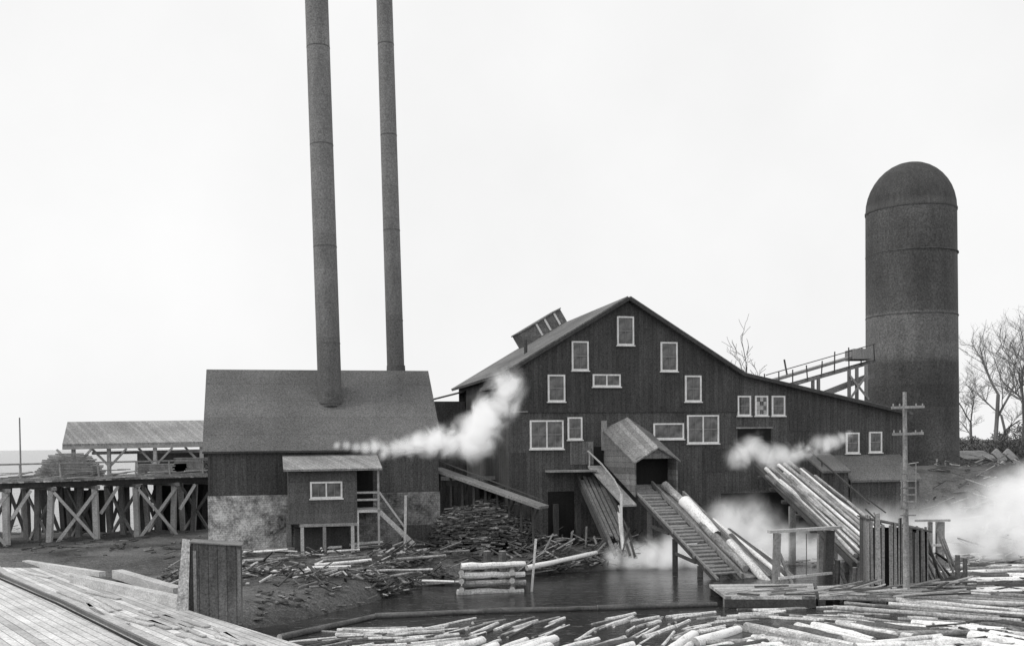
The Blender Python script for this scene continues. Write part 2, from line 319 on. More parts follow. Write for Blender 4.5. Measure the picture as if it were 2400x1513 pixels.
# ------------------------------------------------------------ boiler house
BM=frame(-14.95,50.4,ANG); bo=root("boiler_house",BM@Vector((5.7,0,0)),"long low dark boiler house with tarred roof and brick base","building")
g=lambda x,y,v=0: face(BM,x,y,v)
BL=11.45; ze=g(750,1047)[1]; BD=9
zr=g(750,872,4.5)[1]
zm=g(570,1160)[1]
mb=MB(BM); mb.box(0,BL,0,.2,zm,ze); mb.box(0,.2,.2,BD,zm,ze); mb.box(BL-.2,BL,.2,BD,zm,ze); mb.box(.2,BL-.2,BD-.2,BD,zm,ze)
for u in(0,BL-.2): mb.prism([(u,0.05,ze+.003),(u,BD-.05,ze+.003),(u,BD/2,zr-.05)],(.2,0,0))
make("wall",mb,BWALL,bo)
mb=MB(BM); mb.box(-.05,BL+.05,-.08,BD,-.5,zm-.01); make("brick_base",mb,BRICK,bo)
def bslab(mb,v0,z0,v1,z1,u0,u1,th=.14):
    dd=Vector((0,v1-v0,z1-z0)).normalized(); nn=Vector((0,-dd.z,dd.y)); 
    if nn.z<0: nn=-nn
    A=Vector((u0,v0,z0))+nn*.01;B=Vector((u0,v1,z1))+nn*.01
    mb.prism([A,B,B+nn*th,A+nn*th],(u1-u0,0,0))
mb=MB(BM); sl=(zr-ze)/4.5
bslab(mb,-.3,ze-.3*sl,4.5,zr,-.25,BL+.2); bslab(mb,BD+.3,ze-.3*sl,4.5,zr,-.25,BL+.2)
make("roof",mb,ROOF,bo)
mb=MB(BM); mb.box(3.7,3.95,-.2,-.09,-.3,1.9); make("downpipe",mb,WOODM,bo)
mb=MB(BM); mb.box(-.02,.1,-.1,-.002,zm,ze-.3); make("corner_board",mb,WOODD,bo)
mb=MB(BM); mb.box(BL*.83,BL+.06,-.14,-.09,-.3,zm*.45); make("lower_boarding",mb,BWALL,bo)
def stack(px,pyb,v,r0,r1,label,topx):
    u,z=g(px,pyb,v); p=BM@Vector((u,v,z)); q=W(topx,0,p.y+.0); q=p+(q-p)*1.22
    rt=root("smokestack",p,label,"chimney",group="boiler smokestacks")
    mb=MB(); mb.cyl(p-Vector((0,0,.5)),q,r0,r1,28,rings=14); make("shell",mb,STEEL,rt,smooth=True)
    dd=(q-p)
    for k in (.11,.31,.52,.72):
        mb=MB(); c=p+dd*k; rr=(r0+(r1-r0)*k)+.008; mb.cyl(c,c+dd.normalized()*.06,rr,rr,28); make("seam_band",mb,STEEL,rt)
    mb=MB(); mb.cyl(p-Vector((0,0,.35)),p+Vector((0,0,.28)),r0+.05,r0+.03,24); make("base_collar",mb,LOGD,rt)
stack(774,930,2.6,.62,.60,"tall dark riveted steel smokestack rising from the roof slope",742)
stack(928,868,5.6,.49,.44,"slimmer tall steel smokestack behind the roof ridge",901)
ax=root("annex_shed",BM@Vector((5,-2.2,0)),"small raised board shed with white window and shed roof","shed")
VA=-2.4
a=g(677,1228,VA); c=g(836,1100,VA)
mb=MB(BM); mb.box(a[0],c[0],VA,-.12,a[1],c[1]); make("wall",mb,surf("annex_boards",.105,plank=.5,dirv=(0,0,1),gap=.12,gw=.03,pvar=.2),ax)
r0=g(664,1104,VA-.3); r1=g(896,1104,VA-.3); zt=g(760,1070,-.1)[1]
mb=MB(BM); bslab(mb,VA-.35,r0[1]-.02,-.1,zt,r0[0],r1[0],.1); make("roof",mb,ROOFL,ax)
window(BM,ax,727,1127,802,1168,2,v=VA,rail=False)
for px in(708,760,826): 
    u,z=g(px,1228,VA+.1); mb=MB(BM); mb.box(u-.08,u+.08,VA+.02,VA+.2,-.6,a[1]-.16); make("post",mb,WOODM if px==760 else WOODL,ax)
mb=MB(BM); mb.box(a[0]+.5,c[0],VA+.0,VA+.22,a[1]-.155,a[1]-.004); make("sill_beam",mb,WOODM,ax)
mb=MB(BM); mb.box(a[0]+.3,c[0]-.3,VA+1.3,VA+1.9,-.3,a[1]-.3); make("crawlspace_shade",mb,WOODD,ax)  # dark box painting the crawlspace shade under the shed
pl=g(836,1195,VA); pr=g(890,1195,VA)
mb=MB(BM); mb.box(pl[0]+.01,pr[0],VA,-.12,pl[1]-.12,pl[1]); make("porch_floor",mb,WOODL,ax)
mb=MB(BM); mb.box(pl[0]+.05,pr[0]-.1,-.16,-.125,pl[1],pl[1]+2.0); make("door",mb,DARK,ax)
mb=MB(BM); mb.box(pr[0]-.1,pr[0],VA,VA+.1,-.4,r0[1]-.03); make("porch_post",mb,WOODL,ax)
mb=MB(BM); mb.box(pl[0]+.02,pl[0]+.1,VA,VA+.1,-.4,pl[1]-.13); make("porch_post",mb,WOODL,ax)
mb=MB(BM); mb.beam((pl[0],VA+.05,pl[1]+.5),(pr[0]-.1,VA+.05,pl[1]+.5),.06,.1); mb.beam((pl[0],VA+.05,pl[1]+.85),(pr[0]-.1,VA+.05,pl[1]+.85),.06,.1); make("railing",mb,WOODL,ax)
mb=MB(BM); e=g(972,1278,VA)
for vv in(VA+.1,VA+1.0): mb.beam((pr[0],vv,pl[1]-.1),(e[0],vv,e[1]+.05),.06,.22)
for i in range(9):
    t=(i+.5)/9; mb.box(pr[0]+(e[0]-pr[0])*t-.12,pr[0]+(e[0]-pr[0])*t+.12,VA+.14,VA+.96,pl[1]-.1+(e[1]-pl[1])*t,pl[1]-.06+(e[1]-pl[1])*t)
mb.beam((pr[0],VA+.05,pl[1]+.85),(e[0]-.5,VA+.05,e[1]+.95),.06,.09)
make("stairs",mb,WOODL,ax)
def board(p,q,w,t,mat,name,label,cat,group=None,roll=0):
    p=Vector(p);q=Vector(q);L=(q-p).length; mb=MB(); mb.beam((-L/2,0,0),(L/2,0,0),w,t,roll=roll)
    me=make(name,mb,mat,label=label,category=cat,group=group,origin=Vector()); me.rotation_mode='QUATERNION'
    me.rotation_quaternion=Vector((1,0,0)).rotation_difference((q-p).normalized()); me.location=(p+q)/2; return me
def log(p,q,r,mats,label,group,name="log",n=10,bow=0):
    p=Vector(p);q=Vector(q);L=(q-p).length; mb=MB(); mb.cyl((-L/2,0,0),(L/2,0,0),r*1.12,r*.86,n,0,1,6,r*.08,bow=bow)
    me=make(name,mb,mats,label=label,category="log",group=group,smooth=False,origin=Vector()); 
    for pp in me.data.polygons: pp.use_smooth=pp.material_index==0
    me.rotation_mode='QUATERNION'
    me.rotation_quaternion=Vector((1,0,0)).rotation_difference((q-p).normalized()); me.location=(p+q)/2; return me
board(BM@Vector((g(948,1275,VA-.2)[0],VA-.2,-.1)),BM@Vector((g(951,1160,VA-.2)[0],VA-.2,g(951,1160,VA-.2)[1])),.14,.12,WOODL,"upright_pole","pale squared pole standing beside the shed stairs","pole")
for i in range(3):
    a=g(560+i*6,1275,-1.0); pa=BM@Vector((a[0],-1.0-.2*i,.5)); board(pa,pa+Vector((2.6-.3*i,.5,0)),.2,.06,WOODM,"plank","loose plank lying by the brick base","plank","planks by the brick base")
# ------------------------------------------------------------ waste burner
SC=W(2138,1040,77); SC.z=2.6; rs=103/2400*77
bu=root("domed_burner",SC,"tall dark domed steel refuse burner tower","tower")
zd=W(2137,497,77).z; zt=W(2137,383,77).z
mb=MB(); n=48
mb.cyl((SC.x,SC.y,1.5),(SC.x-.12,SC.y,zd),rs*1.0,rs*.97,n,rings=8); make("shell",mb,BURN,bu,smooth=True)
mb=MB(); prof=[(rs*.98,zd-.12),(rs*.985,zd+.05)]+[(rs*.97*math.cos(a),zd+.05+(zt-zd)*math.sin(a)) for a in [i*math.pi/2/10 for i in range(11)]]
vs=[(SC.x-.12+r*math.cos(2*math.pi*i/n),SC.y+r*math.sin(2*math.pi*i/n),z) for r,z in prof for i in range(n)]
fs=[(k*n+i,k*n+(i+1)%n,(k+1)*n+(i+1)%n,(k+1)*n+i) for k in range(len(prof)-1) for i in range(n)]
mb.add(vs,fs); make("dome",mb,surf("dome_mesh_screen",.07,grain=.8,plank=.8,gap=.1,gw=.03,pvar=.12),bu,smooth=True)
for py in(600,745):
    z=W(2137,py,77).z; mb=MB(); mb.cyl((SC.x-.06,SC.y,z),(SC.x-.06,SC.y,z+.07),rs*.985+.02,rs*.985+.02,n); make("band",mb,BURN,bu)
cv=root("refuse_conveyor",W(1900,1000,72),"sloping timber conveyor on posts leading up to the burner","conveyor")
p=W(1790,897,71);q=W(2045,822,73)
CVM=surf("conveyor_timber",.15,grain=.6,rnd=.8)
mb=MB(); mb.beam(p,q,1.2,.16); mb.beam(p+Vector((0,0,-.65)),q+Vector((0,0,-.75)),1.0,.22)
make("chute",mb,CVM,cv)
mb=MB()
for i in range(9):
    t=i/8; c=p.lerp(q,t)+Vector((U(-.1,.1),-.62,0)); mb.beam(c+Vector((0,0,-.75)),c+Vector((U(-.1,.1),0,U(.3,.75))),.07,.07)
mb.beam(p+Vector((0,-.62,.5)),q+Vector((0,-.62,.45)),.05,.06); make("railing",mb,CVM,cv)
for px,py in((1905,866),(1918,862),(1990,842),(2008,836),(2030,830)):
    for dy in(-.5,.5):
        c=W(px,py,72+dy); mb=MB(); mb.beam(c+Vector((0,0,-.7)),(c.x,c.y,1),.2,.2); make("leg",mb,CVM,cv)
mb=MB(); mb.beam(W(1925,925,72),W(2040,880,73),.9,.3); mb.beam(W(1992,880,71.3),W(2036,935,71.3),.1,.14); mb.beam(W(2030,880,71.2),W(1992,935,71.2),.1,.14); make("lower_chute",mb,CVM,cv)
mb=MB(); mb.box(W(1995,0,72).x,W(2040,0,72).x,71.6,73.5,W(2000,842,72).z,W(2000,818,72).z); make("head_box",mb,CVM,cv)
c=W(1845,880,71.5); board(c,W(1838,842,71.5),.1,.1,WOODD,"short_mast","short thin mast rising beside the conveyor","pole")
# ------------------------------------------------------------ trestle and lumber shed
P0=W(-60,1137,53.5);P1=W(500,1110,63)
tr=root("trestle",P0.lerp(P1,.5)-Vector((0,0,3)),"long timber trestle tramway on braced pale posts","trestle")
dd=(P1-P0); dd.z=0; dl=dd.length; dn=dd.normalized(); side=Vector((-dn.y,dn.x,0)); zdk=P0.z*.5+P1.z*.5
def TP(s,w,z): 
    c=P0+dn*s+side*w; return Vector((c.x,c.y,z))
mb=MB()
s=-6
while s<dl:
    w=U(.16,.3); mb.beam(TP(s+w/2,-.7-U(0,.35),zdk),TP(s+w/2,3.6,zdk),w-.02,.07,mi=random.choice((0,0,1))); s+=w
make("deck",mb,[PM,PLt],tr)
for w in(-.4,1.5,3.4):
    mb=MB(); mb.beam(TP(-6,w,zdk-.18),TP(dl,w,zdk-.18),.22,.26); make("stringer",mb,WOODD,tr)
mb=MB()
mb.beam(TP(-6,-.6,zdk+.12),TP(dl,-.6,zdk+.12),.16,.14); mb.beam(TP(0,-.6,zdk+.95),TP(dl,-.6,zdk+1.0),.06,.09)
for i in range(9): mb.beam(TP(i*2.1,-.6,zdk+.1),TP(i*2.1+U(-.1,.1),-.6,zdk+1.0),.08,.08)
make("railing",mb,WOODM,tr)
mb=MB()
for i in range(110):
    a=TP(U(1,dl),U(-.4,3),zdk+.06+U(0,.6)*(R()**2)); an=math.atan2(dn.y,dn.x)+random.gauss(0,.35); L=U(.6,3); mb.beam(a,a+Vector((math.cos(an)*L,math.sin(an)*L,U(-.03,.15))),U(.1,.25),.05,random.choice((0,1,0)))
make("board_litter",mb,[PM,PLt],kind="stuff",label="loose boards littering the tramway deck")
nb=7
for i in range(nb):
    s=-1+i*(dl+1)/(nb-1)*.97
    bt=root("bent",TP(s,1.5,-.2),None,None,parent=tr)
    for w in(-.5,1.5,3.5):
        c=TP(s,w,0); mb=MB(); mb.beam((c.x+(w-1.5)*-.1*side.x+U(-.25,.25),c.y,-.5),TP(s,w,zdk-.51),.28,.28); make("post",mb,WOODL if w<0 else WOODM,bt)
    mb=MB(); mb.beam(TP(s,-.9,zdk-.41),TP(s,3.9,zdk-.41),.28,.18); make("cap_beam",mb,WOODM,bt)
    mb=MB(); mb.beam(TP(s,-.6,.1),TP(s,3.5,zdk-.6),.08,.2); mb.beam(TP(s+.1,3.5,.1),TP(s+.1,-.6,zdk-.6),.08,.2); make("cross_brace",mb,WOODM,bt)
for i in range(0,nb-1):
    s=-1+i*(dl+1)/(nb-1)*.97; s2=-1+(i+1)*(dl+1)/(nb-1)*.97
    mb=MB()
    if i%2==0: mb.beam(TP(s,-.72,.2),TP(s2,-.72,zdk-.6),.08,.16); mb.beam(TP(s,-.82,zdk-.6),TP(s2,-.82,.3),.08,.16)
    else: mb.beam(TP(s+.2,-.75,zdk-1.9),TP(s+1.2,-.75,zdk-.45),.08,.16)
    make("long_brace",mb,WOODL,tr)
tb=root("rear_trestle",W(240,1250,69),"dark timber trestle standing behind the tramway","trestle")
mb=MB(); q0=W(-60,1128,67);q1=W(520,1112,71); mb.beam(q0,q1,3,.4); make("deck",mb,WOODD,tb)
for i in range(16):
    c=q0.lerp(q1,i/15.); mb=MB(); mb.beam((c.x+U(-.3,.3),c.y,-.6),(c.x,c.y,c.z-.2),.3,.3); make("post",mb,WOODD,tb)
for i in range(0,15,2):
    mb=MB(); c=q0.lerp(q1,i/15.);c2=q0.lerp(q1,(i+1)/15.); mb.beam((c.x,c.y-.2,.0),(c2.x,c2.y-.2,c2.z-.3),.1,.22); mb.beam((c2.x,c2.y-.3,.0),(c.x,c.y-.3,c.z-.3),.1,.22); make("cross_brace",mb,WOODD,tb)
mb=MB(); c=q0.lerp(q1,.70); mb.beam((c.x,c.y+.5,1.5),(q1.x,q1.y+.5,1.5),.1,3.6); make("back_boarding",mb,WOODD,tb)
mb=MB(); c=q0.lerp(q1,.32);c2=q0.lerp(q1,.5); mb.beam((c.x,c.y+.5,1.2),(c2.x,c2.y+.5,1.2),.1,3.0); make("back_boarding",mb,WOODD,tb)
os_=root("open_lumber_shed",W(300,1110,66),"open-sided lumber shed with pale shingled roof on braced posts","shed")
a=W(146,1040,64);b_=W(485,1034,66.5);c=W(482,984,70.5);d_=W(158,988,68)
mb=MB(); mb.prism([a,b_,c,d_],(0,0,-.15)); make("roof",mb,ROOFL,os_)
for A_,B_ in((a+Vector((0,0,-.25)),b_+Vector((0,0,-.25))),(a+Vector((.6,3,-.6)),b_+Vector((0,3,-.6)))):
    mb=MB(); mb.beam(A_,B_,.1,.2); make("eave_beam",mb,WOODL,os_)
for t in(.06,.3,.62,.95):
    p=a.lerp(b_,t); 
    mb=MB(); mb.beam((p.x,p.y+.3,zdk),(p.x,p.y+.3,p.z-.35),.2,.2); make("post",mb,WOODL,os_)
    mb=MB(); mb.beam((p.x,p.y+.35,p.z-1.5),(p.x+1.1,p.y+.35,p.z-.35),.12,.12); mb.beam((p.x,p.y+.4,p.z-1.5),(p.x-1.1,p.y+.4,p.z-.35),.12,.12); make("knee_brace",mb,WOODL,os_)
mb=MB(); mb.box(W(300,0,70).x,W(480,0,70).x,70,70.2,zdk,W(300,1060,70).z); mb.box(a.x,b_.x,66,71,zdk-.6,zdk-.1); make("back_board",mb,WOODD,os_)
def lumber(cx,cy,z,w,dp,h,lab,rnd=False):
    mb=MB(); k=int(h/.09)
    for i in range(k):
        ww=w*(math.sqrt(max(.08,1-(i/k)**2)) if rnd else 1)
        for j in range(4): mb.box(cx-ww/2+U(-.15,.15),cx+ww/2+U(-.15,.15),cy-dp/2+j*dp/4+.01,cy-dp/2+(j+1)*dp/4-.02,z+i*.09,z+i*.09+.07)
    make("lumber_stack",mb,PM,label=lab,category="lumber",group="stacks of sawn lumber")
c=W(165,1100,60); lumber(c.x,c.y,zdk+.07,3.4,1.5,1.5,"rounded stack of sawn boards on the trestle deck",True)
c=W(385,1085,63); lumber(c.x,c.y,zdk+.07,3.0,1.2,.8,"low stack of sawn boards beneath the open shed")
c=W(450,1085,63); lumber(c.x,c.y,zdk+.07,1.8,1.2,1.1,"short stack of sawn boards beside the boiler house")
# ------------------------------------------------------------ walkway
wk=root("sloping_walkway",W(1140,1200,55),"sloping timber walkway on thin posts between the buildings","walkway")
p=W(1022,1098,54);q=W(1275,1188,51.5)
mb=MB(); mb.beam(p,q,1.2,.14); make("deck",mb,WOODM,wk)
for i in range(9):
    mb=MB(); c=p.lerp(q,(i+.3)/9.2); mb.beam((c.x,c.y,-.2),(c.x,c.y,c.z),.12,.12)
    if i%2: mb.beam((c.x,c.y,.1),(c.x+.9,c.y,c.z-.5),.08,.1)
    make("support",mb,WOODD,wk)
mb=MB(); mb.beam(p+Vector((0,-.5,.5)),q+Vector((0,-.5,.35)),.05,.06); make("railing",mb,WOODD,wk)
us=root("under_store",W(1110,1200,58),"dark open timber store under the sloping walkway","store")
c=W(1040,1100,58);c2=W(1190,1100,58); mb=MB(); mb.box(c.x,c2.x-.3,58.2,58.4,-.5,c.z-.9); make("back_wall",mb,WOODD,us)
for i in range(6):
    x=c.x+(c2.x-c.x-.4)*i/5; mb=MB(); mb.beam((x,58.0,-.5),(x,58.0,c.z-.6),.2,.2); make("post",mb,WOODD,us)
mb=MB(); mb.beam((c.x-.2,58,c.z-.5),(c2.x-.2,58,c.z-.5),.4,.2); make("top_beam",mb,WOODM,us)
# ------------------------------------------------------------ ramps
def skew(A,B):
    d=(B-A).normalized(); h=Vector((d.x,d.y,0)).normalized(); a=Vector((-h.y,h.x,0))
    M=Matrix(((d.x,a.x,0,A.x),(d.y,a.y,0,A.y),(d.z,a.z,1,A.z),(0,0,0,1))); return M,(B-A).length
u,z=f(1425,1085); A=MM@Vector((u,-.15,z)); B=G(1685,1360,-.8)
RMx,RL=skew(A,B)
rp=root("log_ramp",A.lerp(B,.5)-Vector((0,0,2.5)),"steep timber log haul ramp with cross slats and covered head","ramp")
mb=MB(RMx); 
k=int(RL/.3)
for i in range(k): mb.box(i*.3,i*.3+.15+U(-.04,.04),U(-.2,0),1.1+U(0,.14),0.01,.06+U(0,.06))
make("slats",mb,WOODM,rp)
for y in(.05,1.1,1.35,2.5):
    mb=MB(RMx); mb.box(0,RL,y-.08,y+.08,-.28,0); make("stringer",mb,WOODD,rp)
mb=MB(RMx); mb.box(0,RL,1.25,1.37,.005,.25); mb.box(3.8,RL+.4,2.47,2.6,.005,.3); mb.box(0,RL,1.371,2.469,-.04,.04); mb.box(0,RL,-.1,0,.01,.12); make("trough",mb,WOODM,rp)
for x in(4.6,7.2,9.6):
    for y in(.05,2.5):
        p=RMx@Vector((x,y,-.3)); mb=MB(); mb.beam((p.x,p.y,-1.8),p,.24,.24); make("support",mb,WOODD,rp)
    p=RMx@Vector((x,.05,-1)); q=RMx@Vector((x+2,.05,-.35)); mb=MB(); mb.beam(p,q,.12,.14); make("brace",mb,WOODD,rp)
hd=root("hood",RMx@Vector((2,1.3,0)),None,None,parent=rp)
HL=3.5; HW=2.3; HE=1.75; HA=2.45
HB=surf("hood_boards",.16,plank=.3,dirv=(0,0,1),gap=.3)
mb=MB(RMx); mb.box(-.5,HL,-.22,-.14,-.1,HE); make("hood_wall",mb,HB,hd)
mb=MB(RMx); mb.box(-.5,HL,HW,HW+.08,.1,HE); make("hood_wall",mb,HB,hd)
mb=MB(RMx); mb.prism([(HL-.06,-.13,HE+.12),(HL-.06,HW-.01,HE+.12),(HL-.06,HW/2,HA-.02)],(.06,0,0)); make("hood_gable",mb,HB,hd)
mb=MB(RMx); mb.prism([(-.6,-.3,HE-.1),(-.6,HW/2,HA),(-.6,HW/2,HA+.08),(-.6,-.3,HE-.02)],(HL+.7,0,0)); make("hood_roof",mb,surf("hood_roof_boards",.24,plank=.25,dirv=(.92,.38,0),gap=.2),hd)
mb=MB(RMx); mb.prism([(-.6,HW+.22,HE-.05),(-.6,HW+.22,HE+.03),(-.6,HW/2+.002,HA+.08),(-.6,HW/2+.002,HA)],(HL+.7,0,0)); make("hood_roof",mb,ROOF2,hd)
mb=MB(RMx); mb.box(HL*.72,HL*.72+.04,-.13,HW-.01,.09,HE+.1); make("painted_dark_interior",mb,DARK,hd)  # dark sheet across the hood, paints the shade within
hr=root("side_stair",RMx@Vector((2,-1,-2)),"narrow plank walkway with handrail beside the log ramp","stair")
mb=MB(RMx); mb.box(-.2,4.0,-1.2,-.4,-.3,-.2); make("walk_planks",mb,WOODM,hr)
hp=[RMx@Vector(v) for v in((-.2,-1.2,.6),(1.5,-1.2,.7),(3,-1.2,.6),(3.8,-1.22,.3))]
mb=MB()
for a,b_ in zip(hp,hp[1:]): mb.beam(a,b_,.05,.07)
mb.beam(RMx@Vector((0,-1.2,-.2)),RMx@Vector((0,-1.2,.6)),.06,.06); mb.beam(RMx@Vector((2,-1.2,-.2)),RMx@Vector((2,-1.2,.66)),.06,.06); make("handrail",mb,WOODL,hr)
p=RMx@Vector((3.85,-1.22,.3)); mb=MB(); mb.beam((p.x,p.y,p.z-2.5),p,.11,.11); make("newel_post",mb,WHITE,hr)
for x0,x1,y,r,mt in((3.0,5.0,1.85,.2,LOGM),(4.9,8.2,1.95,.29,LOGB),(7.0,11,1.8,.21,LOGM),(8.8,12.4,2.2,.22,LOGB)):
    log(RMx@Vector((x0,y,.04+r)),RMx@Vector((x1,y+U(-.1,.1),.04+r)),r,[mt,LOGD if x0==4.9 else LOGE],"thick log being hauled up the timber ramp","logs on the haul ramp")
for j,(x0,x1,y) in enumerate(((5.2,12.4,2.75),(6,13.2,3.0),(7,12.8,3.3),(8,13.6,3.55),(9,13.8,3.9),(7.5,12,3.15))):
    log(RMx@Vector((x0,y,-.15)),RMx@Vector((x1,y+U(-.5,.9),U(-.1,.3))),U(.1,.16),[[LOGM,LOGB,LOGD][j%3],LOGE],"long rough skid log beside the haul ramp","logs on the haul ramp",bow=U(-.2,.2))
for i in range(12):
    x=U(1.5,8.5); p=RMx@Vector((x,U(2.7,3.4),U(-1.2,.2))); q=p+Vector((U(-.2,1.4),U(-1.5,0),U(-1.9,-.7))); board(p,q,.1,.08,WOODM if i%2 else WOODD,"loose_brace","rough timber brace leaning beside the ramp hood","board","rough braces beside the ramp")
u,z=f(1768,1088); A2=MM@Vector((u,-.3,z)); B2=G(2003,1315,.25)
R2,L2=skew(A2,B2)
sl_=root("log_slide",A2.lerp(B2,.5)-Vector((0,0,2)),"long sloping slide of peeled poles on timber supports","ramp")
for y in(0,1.1,2.3):
    mb=MB(R2); mb.box(0,L2,y-.1,y+.1,-.28,-.02); make("stringer",mb,WOODD,sl_)
for x in range(1,int(L2),2): 
    mb=MB(R2); mb.box(x,x+.2,-.3,2.6,-.43,-.29); make("cross_tie",mb,WOODD,sl_)
mb=MB(R2); mb.box(.1,L2-.2,.05,2.25,-.019,-.005); make("slide_floor",mb,WOODD,sl_)
for x in(5.5,9.5):
    for y in(.1,2.3):
        p=R2@Vector((x,y,-.44)); mb=MB(); mb.beam((p.x,p.y,-1.8),p,.3,.3); make("support",mb,WOODM,sl_)
mb=MB(R2); mb.beam((0,3.0,.8),(L2*.6,3.0,.6),.06,.08); 
for x in range(0,8,2): mb.beam((x,3.0,-.2),(x,3.0,.75),.06,.06)
make("railing",mb,WOODD,sl_)
for i in range(22):
    y=-.2+(i%15)*.19; s=U(-.2,2.5) if i<15 else U(2,6); r=U(.055,.10); zz=r if i<15 else r+.16
    log(R2@Vector((s,y,zz)),R2@Vector((L2+U(-3.5,1.2),y+U(-.15,.35)+(y*.12),zz+U(0,.05))),r,[[LOGM,LOGM,LOGB,LOGD,LOGM][i%5],LOGE],"thin weathered pole lying on the sloping slide","poles on the log slide",bow=U(-.14,.14))
for i in range(9):
    p=R2@Vector((U(4,11.5),U(2.6,3.6),U(.0,.5))); q=p+Vector((U(-.6,1.4),U(-2,0),U(-2.0,-1.0))); board(p,q,.12,.06,WOODM if i%2 else WOODD,"slide_brace","rough board propped against the log slide","board","boards propped on the slide")
u,z=f(1352,1118); A3=MM@Vector((u,-.3,z)); B3=G(1432,1288,.15); R3,L3=skew(A3,B3)
ch=root("plank_chute",A3.lerp(B3,.5)-Vector((0,0,2)),"steep narrow plank chute dropping from the mill wall","chute")
mb=MB(R3)
for i in range(5): mb.box(U(-.1,.4),L3+U(-1.2,.8),i*.25,i*.25+.16+U(0,.06),U(0,.04),.07+U(0,.05))
make("planks",mb,surf("chute_planks",.17,grain=.7,streak=.7),ch)
mb=MB(R3); mb.box(0,L3*.9,-.12,-.02,-.2,.25); mb.box(0,L3*.9,1.27,1.37,-.2,.25); make("side_rail",mb,WOODD,ch)
p=R3@Vector((L3*.5,.6,-.1)); mb=MB(); mb.beam((p.x,p.y,-.9),p,.25,.25); make("support",mb,WOODD,ch)
log(R3@Vector((2.5,1.5,.1)),G(1462,1290,.1),.12,[LOGB,LOGE],"pale pole leaning beside the plank chute",None)
u,z=f(1285,1102,-.7); mb=MB(MM); mb.box(u,f(1395,1102,-.7)[0],-1,-.02,z-.1,z); make("landing",mb,WOODM,mill)
# ------------------------------------------------------------ gallows frame + platform
fr=root("timber_gallows",G(1880,1370,-.5),"simple timber gallows of uneven posts and crossbeam at the pond","gallows")
c0=G(1822,1375,-.5);c1=G(1945,1365,-.5); zt=W(1822,1245,c0.y).z
for c,w in((c0,.26),(c1,.34)):
    mb=MB(); mb.beam((c.x+U(-.15,.15),c.y,-1.6),(c.x,c.y,zt-.07),w,.3); make("post",mb,WOODM if c is c0 else WOODD,fr)
    mb=MB(); mb.beam((c.x+.7,c.y,-.6),(c.x+.1,c.y,zt-.9),.12,.12); make("brace",mb,WOODM,fr)
mb=MB(); mb.beam((c0.x-.35,c0.y,zt),(c1.x+.45,c1.y,zt+.06),.24,.12); make("crossbeam",mb,WOODL,fr)
mb=MB(); mb.beam((c0.x,c0.y-.25,-.1),(c1.x,c1.y-.25,-.05),.1,.1); make("lower_rail",mb,WOODL,fr)
mb=MB(); mb.beam((c0.x+1.2,c0.y,zt-.09),(c0.x+1.2,c0.y,.0),.03,.03); make("hanging_rod",mb,WOODD,fr)
fr=root("hitching_stand",G(2210,1335,-.6),"small stand of posts and crossbeams beside the slab shack","stand")
c0=G(2180,1320,-.4);c1=G(2222,1325,-.4); c1.y=c0.y; zt=W(2200,1218,c0.y).z
for xx,ww in((c0.x,.14),(c1.x,.34)):
    mb=MB(); mb.beam((xx,c0.y,-1.6),(xx,c0.y,zt-.08),ww,.26); make("post",mb,WOODM,fr)
for zz,e_ in((zt,.8),(.5,.0),(.1,.0)):
    mb=MB(); mb.beam((c0.x-e_,c0.y-.2,zz),(c1.x+e_*.5,c1.y-.2,zz),.1,.1); make("crossbeam",mb,WOODL,fr)
mb=MB(); mb.beam((c1.x+.7,c1.y,-.7),(c1.x,c1.y,1.2),.12,.12); make("brace",mb,WOODM,fr)
ft=root("floating_platform",G(1790,1400,-.8),"low floating plank platform on logs at the ramp foot","platform")
a=G(1662,1368,-.35);b_=G(1905,1366,-.35);c=G(1912,1396,-.35);d_=G(1700,1396,-.35)
mb=MB(); mb.prism([d_,c,b_,a],(0,0,-.12)); make("deck",mb,FLOAT,ft)
for e_,o_ in((d_,c),(a,b_)):
    mb=MB(); yy=.1 if e_ is d_ else -.2; mb.beam(e_+Vector((0,yy,-.28)),o_+Vector((0,yy,-.28)),.28,.3); make("beam",mb,WOODD,ft)
for t in(.05,.5,.95):
    p=d_.lerp(c,t); mb=MB(); mb.beam((p.x,p.y+.3,-1.5),(p.x,p.y+.3,-.48),.34,.3); make("pile",mb,WOODM,ft)
for i in range(10):
    p=G(U(1690,1860),U(1370,1394),-.3); an=random.gauss(.1,.5); L=U(.8,2.2); board(p,p+Vector((math.cos(an)*L,math.sin(an)*L*.6,U(0,.1))),U(.08,.16),.05,[WOODM,WOODL,WOODD][i%3],"loose_slab","loose weathered slab lying on the floating platform","board","loose slabs on the platform")
pier=root("plank_pier",G(2100,1390,-.8),"rough plank pier at the pond carrying the slab shack","pier")
a=G(1915,1372,-.4);b_=G(2230,1360,-.4);c=G(2235,1392,-.4);d_=G(1920,1396,-.4)
mb=MB(); mb.prism([d_,c,b_,a],(0,0,-.14)); make("deck",mb,FLOAT,pier)
for t in(.02,.27,.55,.8,.99):
    p=d_.lerp(c,t); mb=MB(); mb.beam((p.x,p.y+.15,-1.6),(p.x,p.y+.15,-.54),.28,.28); make("pile",mb,WOODD,pier)
for i in range(34):
    p=G(U(1930,2230),U(1366,1398),-.33); an=random.gauss(0,.5); L=U(1,3); board(p,p+Vector((math.cos(an)*L,math.sin(an)*L*.6,U(0,.35))),U(.08,.2),.05,[WOODM,WOODL,WOODD][i%3],"loose_slab","loose weathered slab lying across the plank pier","board","loose slabs on the pier")
